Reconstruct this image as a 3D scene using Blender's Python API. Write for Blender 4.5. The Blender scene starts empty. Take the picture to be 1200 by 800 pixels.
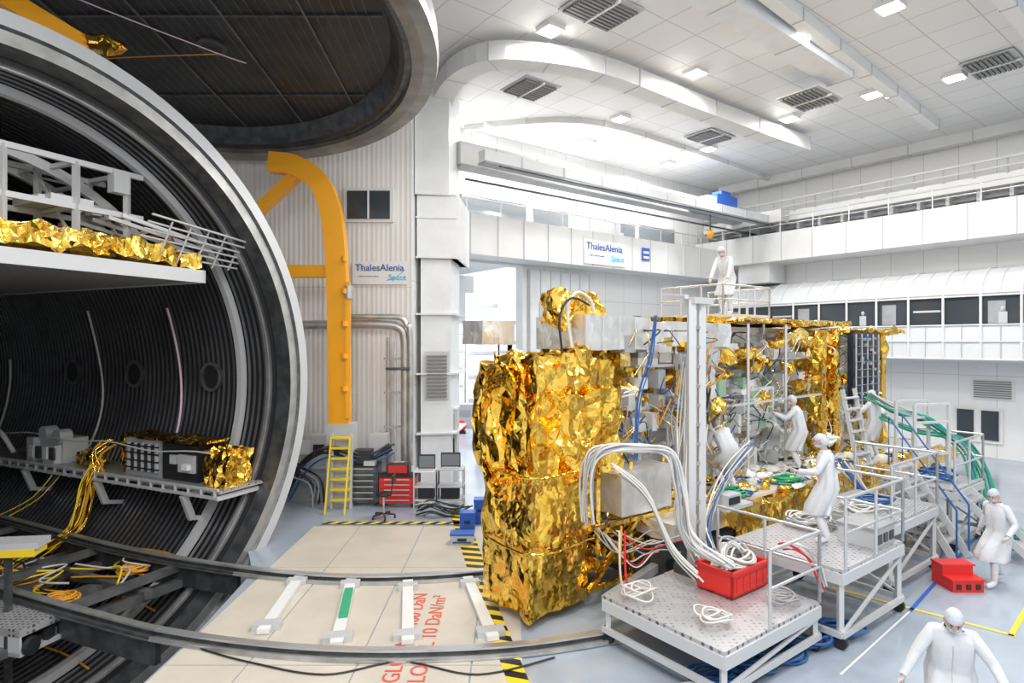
import bpy, math, random
from mathutils import Vector, Matrix, noise
random.seed(11)
V=Vector
H=4.4; F=700.0
def atY(px,py,Y): return V(((px-600)/F*Y, Y, H-(py-400)/F*Y))
def atZ(px,py,z):
    Y=F*(H-z)/(py-400.0); return V(((px-600)/F*Y,Y,z))
Z=V((0,0,1))
scene=bpy.context.scene
# ------------------------------------------------------------------ materials
def nt(name):
    m=bpy.data.materials.new(name); m.use_nodes=True
    n=m.node_tree.nodes; l=m.node_tree.links
    return m,n,l,n['Principled BSDF']
def mat(name,col,rough=.5,metal=0,bump=None,var=None,emit=0):
    m,n,l,b=nt(name)
    b.inputs['Base Color'].default_value=(*col,1); b.inputs['Roughness'].default_value=rough
    b.inputs['Metallic'].default_value=metal
    if emit:
        b.inputs['Emission Color'].default_value=(*col,1); b.inputs['Emission Strength'].default_value=emit
    tc=None
    if bump or var: tc=n.new('ShaderNodeTexCoord')
    if var:
        t=n.new('ShaderNodeTexNoise'); t.inputs['Scale'].default_value=var[0]; t.inputs['Detail'].default_value=5
        l.new(tc.outputs['Object'],t.inputs['Vector'])
        r=n.new('ShaderNodeValToRGB'); r.color_ramp.elements[0].position=.35; r.color_ramp.elements[1].position=.65
        k=var[1]; r.color_ramp.elements[0].color=(*[c*(1-k) for c in col],1); r.color_ramp.elements[1].color=(*[min(1,c*(1+k)) for c in col],1)
        l.new(t.outputs['Fac'],r.inputs['Fac']); l.new(r.outputs['Color'],b.inputs['Base Color'])
    if bump:
        t=n.new('ShaderNodeTexNoise'); t.inputs['Scale'].default_value=bump[0]; t.inputs['Detail'].default_value=4
        l.new(tc.outputs['Object'],t.inputs['Vector'])
        bp=n.new('ShaderNodeBump'); bp.inputs['Strength'].default_value=bump[1]; bp.inputs['Distance'].default_value=.02
        l.new(t.outputs['Fac'],bp.inputs['Height']); l.new(bp.outputs['Normal'],b.inputs['Normal'])
    return m
def foilmat(name,c1,c2,rough,sc=4,tilt=.6,metal=1.0):
    m,n,l,b=nt(name)
    b.inputs['Metallic'].default_value=metal; b.inputs['Roughness'].default_value=rough
    tc=n.new('ShaderNodeTexCoord')
    no=n.new('ShaderNodeTexNoise'); no.inputs['Scale'].default_value=sc*.35; no.inputs['Detail'].default_value=3
    l.new(tc.outputs['Object'],no.inputs['Vector'])
    r=n.new('ShaderNodeValToRGB'); r.color_ramp.elements[0].position=.3; r.color_ramp.elements[1].position=.65
    r.color_ramp.elements[0].color=(*c2,1); r.color_ramp.elements[1].color=(*c1,1)
    l.new(no.outputs['Fac'],r.inputs['Fac']); l.new(r.outputs['Color'],b.inputs['Base Color'])
    mx=n.new('ShaderNodeVectorMath'); mx.operation='MULTIPLY_ADD'
    l.new(no.outputs['Color'],mx.inputs[0]); mx.inputs[1].default_value=(.4,.4,.4); l.new(tc.outputs['Object'],mx.inputs[2])
    ge=n.new('ShaderNodeNewGeometry'); prev=ge.outputs['Normal']
    for s_,k_ in ((sc,tilt),(sc*2.5,tilt*.7)):
        mp=n.new('ShaderNodeMapping'); mp.inputs['Scale'].default_value=(1,1,.55); l.new(mx.outputs[0],mp.inputs['Vector'])
        vo=n.new('ShaderNodeTexVoronoi'); vo.inputs['Scale'].default_value=s_; l.new(mp.outputs[0],vo.inputs['Vector'])
        su=n.new('ShaderNodeVectorMath'); su.operation='SUBTRACT'; l.new(vo.outputs['Color'],su.inputs[0]); su.inputs[1].default_value=(.5,.5,.5)
        ma=n.new('ShaderNodeVectorMath'); ma.operation='MULTIPLY_ADD'; l.new(su.outputs[0],ma.inputs[0]); ma.inputs[1].default_value=(k_,k_,k_); l.new(prev,ma.inputs[2]); prev=ma.outputs[0]
    nz=n.new('ShaderNodeVectorMath'); nz.operation='NORMALIZE'; l.new(prev,nz.inputs[0]); l.new(nz.outputs[0],b.inputs['Normal'])
    return m
def panelmat(name,col,mort,w,h,rough=.5,plane='XZ',rot=0,msize=.012,offset=0,corr=0):
    m,n,l,b=nt(name); b.inputs['Roughness'].default_value=rough
    tc=n.new('ShaderNodeTexCoord'); sep=n.new('ShaderNodeSeparateXYZ'); l.new(tc.outputs['Object'],sep.inputs[0])
    cb=n.new('ShaderNodeCombineXYZ'); l.new(sep.outputs['X'],cb.inputs['X']); l.new(sep.outputs['Z' if plane=='XZ' else 'Y'],cb.inputs['Y'])
    mp=n.new('ShaderNodeMapping'); mp.inputs['Rotation'].default_value=(0,0,rot); l.new(cb.outputs[0],mp.inputs['Vector'])
    br=n.new('ShaderNodeTexBrick'); br.offset=offset; br.inputs['Scale'].default_value=1
    br.inputs['Color1'].default_value=(*col,1); br.inputs['Color2'].default_value=(*[c*.97 for c in col],1)
    br.inputs['Mortar'].default_value=(*mort,1); br.inputs['Mortar Size'].default_value=msize
    br.inputs['Brick Width'].default_value=w; br.inputs['Row Height'].default_value=h
    l.new(mp.outputs[0],br.inputs['Vector']); l.new(br.outputs['Color'],b.inputs['Base Color'])
    if corr:
        wv=n.new('ShaderNodeTexWave'); wv.inputs['Scale'].default_value=corr; l.new(mp.outputs[0],wv.inputs['Vector'])
        bp=n.new('ShaderNodeBump'); bp.inputs['Strength'].default_value=.3; bp.inputs['Distance'].default_value=.03
        l.new(wv.outputs['Fac'],bp.inputs['Height']); l.new(bp.outputs['Normal'],b.inputs['Normal'])
    return m
def checkermat(name):
    m,n,l,b=nt(name); b.inputs['Metallic'].default_value=.5; b.inputs['Roughness'].default_value=.42
    tc=n.new('ShaderNodeTexCoord'); vo=n.new('ShaderNodeTexVoronoi'); vo.inputs['Scale'].default_value=12
    vo.inputs['Randomness'].default_value=.15
    l.new(tc.outputs['Object'],vo.inputs['Vector'])
    r=n.new('ShaderNodeValToRGB'); r.color_ramp.elements[0].position=.22; r.color_ramp.elements[1].position=.4
    r.color_ramp.elements[0].color=(.10,.10,.11,1); r.color_ramp.elements[1].color=(.52,.52,.54,1)
    l.new(vo.outputs['Distance'],r.inputs['Fac']); l.new(r.outputs['Color'],b.inputs['Base Color'])
    return m
GOLD=foilmat('gold_foil',(1.0,.68,.13),(.86,.46,.04),.15,7,.3)
GOLD2=foilmat('gold_foil_pale',(1,.80,.32),(.85,.58,.14),.22,9,.3)
SILV=foilmat('silver_foil',(.88,.88,.87),(.75,.75,.74),.42,7,.22,.7)
WHITE=mat('white_paint',(.78,.78,.77),.45)
WHITE2=mat('white_panel',(.74,.75,.76),.4,var=(2,.04))
OFFW=mat('grey_white_duct',(.70,.70,.69),.5,var=(1,.04))
ALU=mat('aluminium',(.66,.67,.69),.32,.75)
ALUP=mat('aluminium_matt',(.60,.61,.62),.45,.25)
STEEL=mat('brushed_steel',(.50,.50,.49),.38,.7,var=(3,.15))
DSTEEL=mat('dark_steel',(.10,.105,.11),.4,.6,var=(4,.3))
MSTEEL=mat('chamber_frame_steel',(.14,.145,.15),.42,.4,var=(3,.25))
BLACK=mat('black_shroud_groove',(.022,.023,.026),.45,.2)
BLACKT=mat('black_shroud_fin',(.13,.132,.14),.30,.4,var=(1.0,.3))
BLACKP=mat('black_paint',(.02,.02,.022),.45)
DOORB=mat('door_black_panel',(.024,.024,.025),.4,.2,var=(1.5,.35))
RIM=mat('door_rim_bronze',(.27,.25,.22),.35,.6,var=(2,.2))
GREYP=mat('grey_paint',(.34,.35,.36),.5,var=(3,.08))
LGREY=mat('light_grey_paint',(.52,.53,.54),.45)
UNDER=mat('grey_honeycomb',(.26,.265,.27),.55,.2,bump=(60,.3),var=(9,.12))
ORANGE=mat('orange_paint',(.95,.41,.010),.35)
YEL=mat('yellow_paint',(.85,.62,.03),.45)
RED=mat('red_plastic',(.66,.025,.02),.35)
REDT=mat('red_floor_paint',(.7,.12,.08),.6)
GREEN=mat('green_paint',(.03,.38,.2),.4)
TEAL=mat('teal_hose',(.02,.24,.22),.35)
BLUE=mat('blue_plastic',(.03,.12,.5),.35)
BLUEC=mat('blue_cable',(.02,.10,.30),.35)
WCAB=mat('white_hose',(.62,.61,.58),.4)
GCAB=mat('grey_hose',(.36,.36,.36),.4)
OCAB=mat('orange_cable',(.7,.32,.03),.4)
PINK=mat('pink_cable',(.75,.6,.7),.4)
BEIGE=mat('beige_floor_plate',(.60,.55,.47),.35,var=(1.2,.06))
FLOOR=mat('epoxy_floor',(.35,.40,.47),.15,var=(.7,.08))
COAT=mat('coat_fabric',(.62,.635,.66),.75,bump=(9,.6))
CAP=mat('hairnet_fabric',(.52,.57,.63),.8,bump=(60,.4))
SKIN=mat('skin',(.55,.32,.22),.5)
MASK=mat('mask_fabric',(.42,.56,.68),.7)
EYE=mat('eye_dark',(.03,.02,.015),.2)
GLOVE=mat('glove_latex',(.55,.50,.45),.5)
NAVY=mat('logo_blue',(.02,.10,.38),.5)
CYAN=mat('logo_cyan',(.05,.5,.75),.5)
CHECK=checkermat('checker_plate')
GLASS=mat('dark_window_glass',(.05,.06,.07),.08,.0)
GLASS2=mat('grey_window_glass',(.20,.22,.24),.1)
LAMP=mat('lamp_lens',(1,.98,.94),.4,emit=12)
PCB=mat('module_green',(.30,.45,.30),.5)
SOLAR=mat('dark_harness_panel',(.02,.03,.06),.3,.3)
LOUV=mat('louvre_grey',(.20,.20,.20),.5)
CURT=mat('translucent_panel',(.70,.72,.74),.3)
WALLM=panelmat('wall_panels',(.76,.76,.76),(.5,.5,.5),1.2,3.1)
WALLC=panelmat('wall_corrugated',(.80,.78,.76),(.62,.6,.58),.5,6,corr=2.2)
CEILM=panelmat('ceiling_tiles',(.76,.76,.76),(.52,.52,.52),1.2,1.2,plane='XY',rot=-.6435,msize=.018)
# ------------------------------------------------------------------ mesh builder
def empty(name,loc=(0,0,0)):
    e=bpy.data.objects.new(name,None); e.location=loc; e.empty_display_size=.2
    scene.collection.objects.link(e); return e
def absv(v): return V((abs(v.x),abs(v.y),abs(v.z)))
class MB:
    def __init__(s): s.v=[];s.f=[];s.m=[];s.sm=[];s.mats=[]
    def add(s,vs,fs,mt,smooth=False):
        if mt not in s.mats: s.mats.append(mt)
        k=s.mats.index(mt); o=len(s.v); s.v.extend([tuple(x) for x in vs])
        for f in fs: s.f.append([i+o for i in f]); s.m.append(k); s.sm.append(smooth)
    def obox(s,o,ax,ay,az,mt):
        o,ax,ay,az=V(o),V(ax),V(ay),V(az)
        if ax.cross(ay).dot(az)<0: ax,ay=ay,ax
        v=[o,o+ax,o+ax+ay,o+ay,o+az,o+ax+az,o+ax+ay+az,o+ay+az]
        s.add(v,[(3,2,1,0),(4,5,6,7),(0,1,5,4),(1,2,6,5),(2,3,7,6),(3,0,4,7)],mt)
    def box(s,c,sz,mt,rz=0):
        x=V((math.cos(rz),math.sin(rz),0)); y=V((-math.sin(rz),math.cos(rz),0)); c=V(c)
        s.obox(c-x*sz[0]/2-y*sz[1]/2-Z*sz[2]/2,x*sz[0],y*sz[1],Z*sz[2],mt)
    def beam(s,a,b,w,h,mt):
        a,b=V(a),V(b); d=b-a
        if d.length<1e-5: return
        sd=d.cross(Z)
        if sd.length<1e-4*d.length: sd=V((1,0,0))
        sd.normalize(); up=sd.cross(d).normalized()
        s.obox(a-sd*w/2-up*h/2,sd*w,up*h,d,mt)
    def sweep(s,pts,side,w,h,mt):
        pts=[V(p) for p in pts]; side=V(side).normalized(); vs=[];fs=[]; N=len(pts)
        for i,p in enumerate(pts):
            t=(pts[min(i+1,N-1)]-pts[max(i-1,0)]).normalized(); sd=(side-t*side.dot(t)).normalized(); up=sd.cross(t).normalized()
            vs+=[p-sd*w/2-up*h/2,p+sd*w/2-up*h/2,p+sd*w/2+up*h/2,p-sd*w/2+up*h/2]
        for i in range(N-1):
            for k in range(4): fs.append((i*4+k,i*4+(k+1)%4,i*4+4+(k+1)%4,i*4+4+k))
        fs+=[(0,3,2,1),tuple((N-1)*4+k for k in range(4))]
        s.add(vs,fs,mt)
    def tube(s,pts,r,mt,n=8,closed=False,smooth=True):
        pts=[V(p) for p in pts]; N=len(pts)
        if N<2: return
        vs=[];fs=[]; prev=None
        for i,p in enumerate(pts):
            if closed: t=pts[(i+1)%N]-pts[i-1]
            else: t=pts[min(i+1,N-1)]-pts[max(i-1,0)]
            if t.length<1e-6: t=V((0,0,1))
            t.normalize()
            if prev is None:
                x=t.cross(Z)
                if x.length<1e-3: x=t.cross(V((1,0,0)))
            else: x=prev-t*prev.dot(t)
            if x.length<1e-5: x=t.cross(V((.3,1,.2)))
            x.normalize(); prev=x; y=t.cross(x)
            rr=r[i] if isinstance(r,(list,tuple)) else r
            for k in range(n):
                a=2*math.pi*k/n; vs.append(p+x*math.cos(a)*rr+y*math.sin(a)*rr)
        M=N if closed else N-1
        for i in range(M):
            j=(i+1)%N
            for k in range(n): fs.append((i*n+k,i*n+(k+1)%n,j*n+(k+1)%n,j*n+k))
        s.add(vs,fs,mt,smooth)
        if not closed:
            s.add(vs[:n],[tuple(range(n))[::-1]],mt); s.add(vs[-n:],[tuple(range(n))],mt)
    def cyl(s,a,b,r,mt,n=20): s.tube([a,b],r,mt,n)
    def lathe(s,o,ax,ea,eb,prof,mts,n=96,a0=0,a1=2*math.pi,smooth=False):
        full=abs(a1-a0-2*math.pi)<1e-6; K=n if full else n+1
        o,ax,ea,eb=V(o),V(ax),V(ea),V(eb)
        for i in range(len(prof)-1):
            vs=[]
            for (h,r) in (prof[i],prof[i+1]):
                for k in range(K):
                    a=a0+(a1-a0)*k/n; vs.append(o+ax*h+ea*math.cos(a)*r+eb*math.sin(a)*r)
            fs=[(k,(k+1)%K,K+(k+1)%K,K+k) for k in range(n)]
            s.add(vs,fs,mts[i] if isinstance(mts,list) else mts,smooth)
    def ell(s,c,rad,mt,nu=16,nv=10,M=None,fn=None,v0=0,v1=1):
        vs=[];fs=[]; c=V(c)
        for j in range(nv+1):
            ph=math.pi*(v0+(v1-v0)*j/nv)
            for i in range(nu):
                a=2*math.pi*i/nu; d=V((math.sin(ph)*math.cos(a),math.sin(ph)*math.sin(a),math.cos(ph)))
                p=V((d.x*rad[0],d.y*rad[1],d.z*rad[2]))
                if fn: p=fn(p,d)
                if M: p=M@p
                vs.append(c+p)
        for j in range(nv):
            for i in range(nu): fs.append((j*nu+i,j*nu+(i+1)%nu,(j+1)*nu+(i+1)%nu,(j+1)*nu+i))
        s.add(vs,fs,mt,True)
    def crumple(s,p,amp,fr):
        q=V((p.x*fr,p.y*fr,p.z*fr*.55))
        d=noise.noise_vector(q)*amp*.9+absv(noise.noise_vector(q*1.9+V((3,1,7))))*amp*.9-absv(noise.noise_vector(q*4.3))*amp*.45
        return p+d+noise.noise_vector(V((p.x*4.2,p.y*4.2,p.z*.6)))*amp*.4-V((amp,amp,amp))*.15
    def foil(s,o,ax,ay,az,mt,res=.15,amp=.07,fr=1.6,faces=(0,1,2,3,4,5)):
        o,ax,ay,az=V(o),V(ax),V(ay),V(az)
        if ax.cross(ay).dot(az)<0: ax,ay=ay,ax
        F6=[(o,ay,ax),(o+az,ax,ay),(o,ax,az),(o+ay,az,ax),(o,az,ay),(o+ax,ay,az)]
        for fi in faces:
            b,u,w=F6[fi]; nu=max(1,int(u.length/res)); nw=max(1,int(w.length/res)); vs=[];fs=[]
            for j in range(nw+1):
                for i in range(nu+1):
                    vs.append(s.crumple(b+u*(i/nu)+w*(j/nw),amp,fr))
            for j in range(nw):
                for i in range(nu):
                    a=j*(nu+1)+i; q=(a,a+1,a+nu+2,a+nu+1)
                    if (i+j)%2: fs+= [(q[0],q[1],q[2]),(q[0],q[2],q[3])]
                    else: fs+= [(q[0],q[1],q[3]),(q[1],q[2],q[3])]
            s.add(vs,fs,mt)
    def blob(s,c,rad,mt,amp=.08,nu=14,nv=9):
        c=V(c); vs=[];fs=[]
        for j in range(nv+1):
            ph=math.pi*j/nv
            for i in range(nu):
                a=2*math.pi*i/nu
                p=c+V((math.sin(ph)*math.cos(a)*rad[0],math.sin(ph)*math.sin(a)*rad[1],math.cos(ph)*rad[2]))
                vs.append(s.crumple(p,amp,3))
        for j in range(nv):
            for i in range(nu): fs.append((j*nu+i,j*nu+(i+1)%nu,(j+1)*nu+(i+1)%nu,(j+1)*nu+i))
        s.add(vs,fs,mt)
    def build(s,name,parent=None,M=None):
        me=bpy.data.meshes.new(name); me.from_pydata(s.v,[],s.f)
        for m in s.mats: me.materials.append(m)
        me.polygons.foreach_set('material_index',s.m); me.polygons.foreach_set('use_smooth',s.sm); me.update()
        ob=bpy.data.objects.new(name,me); scene.collection.objects.link(ob)
        if M is not None: ob.matrix_world=M
        if parent: ob.parent=parent; ob.matrix_parent_inverse=parent.matrix_basis.inverted()
        return ob
def smooth(pts,k=8,closed=False):
    pts=[V(p) for p in pts]; out=[]; N=len(pts)
    for i in range(N if closed else N-1):
        if closed: a,b,c,d=pts[i-1],pts[i],pts[(i+1)%N],pts[(i+2)%N]
        else: a,b,c,d=pts[max(i-1,0)],pts[i],pts[i+1],pts[min(i+2,N-1)]
        for j in range(k):
            t=j/k; out.append(.5*((2*b)+(c-a)*t+(2*a-5*b+4*c-d)*t*t+(3*b-a-3*c+d)*t**3))
    if not closed: out.append(pts[-1])
    return out
def rv(): return V((random.uniform(-1,1),random.uniform(-1,1),random.uniform(-1,1)))
def bundle(mb,pts,n,spread,r,mts,seg=8,sides=6):
    for i in range(n):
        off=rv()*spread
        pp=[V(p)+off+rv()*spread*.5 for p in pts]
        mb.tube(smooth(pp,seg),r,mts[i%len(mts)],sides)
def coil(mb,c,R,n,r,mt,zj=.03,sq=.8,spread=.12):
    for i in range(n):
        cc=V(c)+V((random.uniform(-1,1)*spread,random.uniform(-1,1)*spread,i*r*1.2))
        rr=R*random.uniform(.8,1.1); ph=random.random()*6
        mb.tube([cc+V((math.cos(a)*rr,math.sin(a)*rr*sq,zj*math.sin(2*a+ph)*.5+zj*.5)) for a in [2*math.pi*k/28 for k in range(28)]],r,mt,6,closed=True)
def textobj(name,body,size,mt,M,parent=None,ext=.004,align='CENTER'):
    c=bpy.data.curves.new(name,'FONT'); c.body=body; c.size=size; c.extrude=ext; c.align_x=align; c.materials.append(mt)
    o=bpy.data.objects.new(name,c); scene.collection.objects.link(o); o.matrix_world=M
    if parent: o.parent=parent; o.matrix_parent_inverse=parent.matrix_basis.inverted()
    return o
def frame(o,x,y,z):
    return Matrix((( x[0],y[0],z[0],o[0]),(x[1],y[1],z[1],o[1]),(x[2],y[2],z[2],o[2]),(0,0,0,1)))
# ------------------------------------------------------------------ room
e1=V((.8,.6,0)); e2=V((-.6,.8,0)); A=V((-2.5,21.9,0)); LB=16.9; B=A+e1*LB
r1=V((.6,-.8,0)); rin=V((-.8,-.6,0))
CZ=12.4
def BW(s,d,z): return A+e1*s-e2*d+Z*z
def RW(s,d,z): return B+r1*s+rin*d+Z*z
Cc=V((-7.55,9.0,3.5)); a_=V((-.906,.423,0)).normalized(); u_=V((.423,.906,0)).normalized()
def W(l,t,z): return V((Cc.x,Cc.y,0))+a_*l+u_*t+Z*z
fl=MB()
out=[(-4.75,-6),(-4.75,9),(-4.95,11.4),(-5.7,12.85),tuple(W(13,4.5,0))[:2],(-20,58),(30,58),(30,-6)]
n=len(out)
fl.add([(x,y,0) for x,y in out],[tuple(reversed(range(n)))],FLOOR)
fl.add([(x,y,0) for x,y in out]+[(x,y,-2.4) for x,y in out],[(i,(i+1)%n,n+(i+1)%n,n+i) for i in range(n)],GREYP)
fl.build('floor')
pit=MB(); pit.box((-14,8,-2.5),(22,30,.1),DSTEEL); pit.build('floor_pit')
bp=MB()
xs=[-4.72,-3.6,-2.1,-.55,.15]; ys=[5.2,8.1,11.6,14.2]
for i in range(4):
    for j in range(3):
        if i==3 and j==2: continue
        x0,x1=xs[i]+.012,xs[i+1]-.012
        if j==2: x0=max(x0,-4.9)
        bp.obox((x0,ys[j]+.012,.001),(x1-x0,0,0),(0,ys[j+1]-ys[j]-.024,0),(0,0,.012),BEIGE)
bp.build('floor_cover_plates')
hz=MB()
def hazard(a,b,w):
    a,b=V(a),V(b); d=(b-a); L=d.length; d.normalize(); s=V((-d.y,d.x,0)); N=int(L/.16)
    for i in range(N):
        p=a+d*(L*i/N); q=a+d*(L*(i+1)/N); sh=d*.16
        hz.add([p,q,q+s*w+sh,p+s*w+sh],[(0,1,2,3)],YEL if i%2 else BLACKP)
hazard((-4.6,14.35,.016),(-1.2,14.35,.016),.2)
hazard(atZ(525,592,.016),atZ(548,668,.016),.38)
hazard(atZ(553,680,.016),atZ(595,800,.016),.28)
hz.build('hazard_floor_tape')
tp=MB()
def tape(a,b,w,m):
    a,b=V(a),V(b); d=(b-a).normalized(); s=V((-d.y,d.x,0))*w/2; tp.add([a-s,b-s,b+s,a+s],[(0,1,2,3)],m)
tape(atZ(1066,716,.006),atZ(1150,622,.006),.06,BLUE); tape(atZ(975,688,.006),atZ(1190,745,.006),.07,YEL)
tape(atZ(1184,745,.006),atZ(1210,700,.006),.07,YEL); tape(atZ(1066,716,.006),atZ(985,790,.006),.03,WHITE)
tp.build('floor_marking_tape')
ft=empty('floor_load_marking')
for k,(txt,px) in enumerate([('GLOBAL 2400 DaN',466),('LOCAL 10 DaN/m²',497)]):
    o=atZ(px,800,.02)
    textobj('stencil_line_%d'%(k+1),txt,.33,REDT,frame(o,V((0,1,0)),V((-1,0,0)),Z),ft,align='LEFT',ext=.002)
def wallobj(name,o,x,y,boxes,m):
    b=MB()
    for (x0,x1,z0,z1) in boxes: b.obox((x0,0,z0),(x1-x0,0,0),(0,.3,0),(0,0,z1-z0),m)
    return b.build(name,M=frame(o,x,y,Z))
wallobj('wall_back',A,e1,e2,[(0,3.77,7.45,CZ),(3.77,LB,0,CZ)],WALLM)
wallobj('wall_right',B,r1,-rin,[(-.3,34,0,CZ)],WALLM)
wallobj('wall_left',V((-12.6,17.6,0)),V((1,0,0)),V((0,1,0)),[(0,9.65,0,CZ)],WALLC)
wallobj('wall_far_left',V((-32,21.5,0)),V((1,0,0)),V((0,1,0)),[(0,19.4,-2.4,CZ)],WALLM)
dd=(A-V((-2.95,17.6,0))); L=dd.length; dd.normalize()
wallobj('wall_return',V((-2.95,17.6,0)),dd,V((-dd.y,dd.x,0)),[(0,L,0,CZ)],WALLM)
c=MB(); c.obox((-32,-8,CZ),(64,0,0),(0,44,0),(0,0,.2),CEILM); c.build('ceiling')
# adjoining room behind doorway
nr=MB()
nr.obox(BW(-5,-24,0),e1*22,e2*.3,Z*10,WHITE); nr.obox(BW(-5,-.4,10.1),e1*21,e2*24,Z*.2,WHITE); nr.obox(BW(-5,-.4,0),e1*.2,e2*24,Z*10,WHITE)
for (px,w,hh,mt) in ((534,1.2,5.5,OFFW),(566,2.1,7.4,WHITE2),(592,.9,4.2,LGREY),(605,1.1,6.2,OFFW)):
    p=atZ(px,482,0); nr.box((p.x,p.y,hh/2),(w,1,hh),mt)
    for k in range(5): nr.box((p.x,p.y-.52,hh*(k+.5)/5),(w*.85,.03,hh*.03),GREYP)
for (px,py,h,mt) in ((545,500,1.2,LGREY),(600,505,1.4,WHITE2),(580,495,.9,OCAB)):
    p=atZ(px,py,0); nr.box(p+Z*h/2,(.8,.6,h),mt); nr.box(p+V((0,-.31,h*.6)),(.6,.02,h*.3),GREYP)
nr.build('wall_adjoining_room')
dr=MB()
for s0 in (0.05,3.6): dr.obox(BW(s0,.08,0),e1*.2,e2*.45,Z*7.5,OFFW)
dr.obox(BW(0.05,.08,7.4),e1*3.75,e2*.45,Z*.2,OFFW)
dr.obox(BW(3.9,.15,0),e1*3.4,e2*.13,Z*7.3,WHITE2)
for k in range(7): dr.obox(BW(3.9+k*.55,.18,0),e1*.03,e2*.05,Z*7.3,LGREY)
dr.obox(BW(4.4,.2,4.9),e1*.9,e2*.06,Z*1.1,LGREY)
dr.build('door_1')
bk=MB()
bk.obox(BW(0,1.3,7.5),e1*15.6,e2*1.3,Z*1.45,OFFW)
for k in range(13): bk.obox(BW(1.2*k+.3,1.33,7.5),e1*.03,e2*.04,Z*1.45,LGREY)
bk.tube([BW(0,1.25,9.5),BW(15.6,1.25,9.5)],.03,ALU,6)
for k in range(11): bk.cyl(BW(.2+1.5*k,1.25,8.95),BW(.2+1.5*k,1.25,9.5),.025,ALU,6)
bk.build('balcony_parapet')
wb=MB()
for s0,w in ((.6,3.2),(4.2,1.9),(8.7,1.6),(10.6,2.6)):
    wb.obox(BW(s0,.06,9.15),e1*w,e2*.06,Z*.75,GLASS2); wb.obox(BW(s0,.1,9.9),e1*w,e2*.1,Z*.08,LGREY)
wb.build('window_1')
du=MB()
du.obox(BW(6.2,1.1,9.0),e1*2.0,e2*1.1,Z*2.0,WHITE2)
du.obox(BW(5.9,1.0,8.95),e1*2.6,e2*1.0,Z*.2,OFFW)
du.obox(V((-2.85,17.9,6.9)),V((1.25,.2,0)),V((.15,2.2,0)),Z*1.9,WHITE2)
du.obox(V((-2.75,18.0,0.0)),V((.9,.15,0)),V((.12,1.5,0)),Z*6.9,WHITE2)
du.obox(V((-2.9,17.8,8.8)),V((1.0,.2,0)),V((.15,1.9,0)),Z*3.5,WHITE2)
for zz in (1.6,3.4,5.2,6.9,8.1,8.8): du.obox(V((-2.88,17.86,zz)),V((1.2,.2,0)),V((.15,2.1,0)),Z*.05,OFFW)
du.obox(V((-2.62,17.97,2.65)),V((.72,.12,0)),V((.0,-.03,0)),Z*1.45,LGREY)
for k in range(12): du.obox(V((-2.56,17.93,2.72+k*.11)),V((.6,.1,0)),V((.0,-.04,0)),Z*.05,LOUV)
du.build('ventilation_duct_riser')
def sign(name,M,sc):
    e=empty(name,M.translation)
    w=MB(); w.add([(-1.65*sc,-.75*sc,-.01),(1.65*sc,-.75*sc,-.01),(1.65*sc,.6*sc,-.01),(-1.65*sc,.6*sc,-.01)],[(0,1,2,3)],WHITE)
    w.build('sign_panel',e,M)
    textobj('sign_text_main','ThalesAlenia',.56*sc,NAVY,M@Matrix.Translation((-.05*sc,.05*sc,0)),e,ext=.01)
    textobj('sign_text_sub','Space',.46*sc,CYAN,M@Matrix.Translation((1.0*sc,-.48*sc,0)),e,ext=.008)
    textobj('sign_text_small','a Thales / Leonardo company',.1*sc,NAVY,M@Matrix.Translation((-.7*sc,-.3*sc,0)),e)
    s=MB(); s.tube([(.35*sc+.12*k*sc,(-.5+.62*(k/9)**2)*sc,0) for k in range(10)],.01,CYAN,4); s.build('sign_swoosh',e,M)
sign('wall_sign',frame(BW(7.0,1.36,8.15),e1,Z,-e2),.74)
sign('wall_sign',frame(V((-3.86,17.52,6.45)),V((1,0,0)),Z,V((0,-1,0))),.5)
pl=MB(); pl.obox(BW(9.3,1.36,8.0),e1*.5,e2*.02,Z*.55,BLUE); pl.obox(BW(9.38,1.38,8.08),e1*.34,e2*.02,Z*.1,WHITE); pl.obox(BW(9.38,1.38,8.3),e1*.34,e2*.02,Z*.1,WHITE); pl.build('notice_placard')
cr=MB()
for (d,z0,h,w) in ((2.6,10.15,.75,.5),(4.0,9.9,.35,.35)):
    cr.obox(BW(-.9,d,z0),e1*(LB-.3),e2*w,Z*h,OFFW if h>.5 else WHITE2)
    cr.obox(BW(-.9,d+.05,z0-.06),e1*(LB-.3),e2*(w+.1),Z*.06,GREYP)
    for k in range(9): cr.obox(BW(.5+k*1.8,d+.02,z0),e1*.04,e2*.05,Z*h,LGREY)
cr.obox(BW(-.9,2.9,9.55),e1*(LB-.3),e2*.05,Z*.07,DSTEEL)
cr.tube([BW(-.5,4.2,9.75),BW(15,4.2,9.75)],.03,DSTEEL,6)
cr.obox(BW(11.6,3.6,10.4),e1*1.5,e2*1.3,Z*.45,BLUE); cr.obox(BW(12.2,3.4,10.85),e1*.7,e2*.5,Z*.25,BLUE)
cr.obox(BW(10.8,3.7,10.35),e1*.6,e2*1.3,Z*.3,LGREY); cr.obox(BW(10.9,3.0,10.2),e1*.9,e2*.3,Z*.3,BLUE)
cr.obox(BW(LB-1.9,4.6,9.9),e1*.7,e2*2.8,Z*.55,OFFW)
cr.cyl(BW(11.5,3.3,9.2),BW(11.5,3.3,10.3),.03,DSTEEL,6); cr.blob(BW(11.5,3.3,9.1),(.15,.15,.2),ORANGE,.0)
cr.build('bridge_crane')
rw=MB()
rw.obox(RW(0,1.2,10.0),r1*30,-rin*.5,Z*.45,OFFW)
rw.tube([RW(0,1.3,10.95),RW(30,1.3,10.95)],.05,OFFW,6); rw.tube([RW(0,1.3,10.65),RW(30,1.3,10.65)],.03,OFFW,6)
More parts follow.
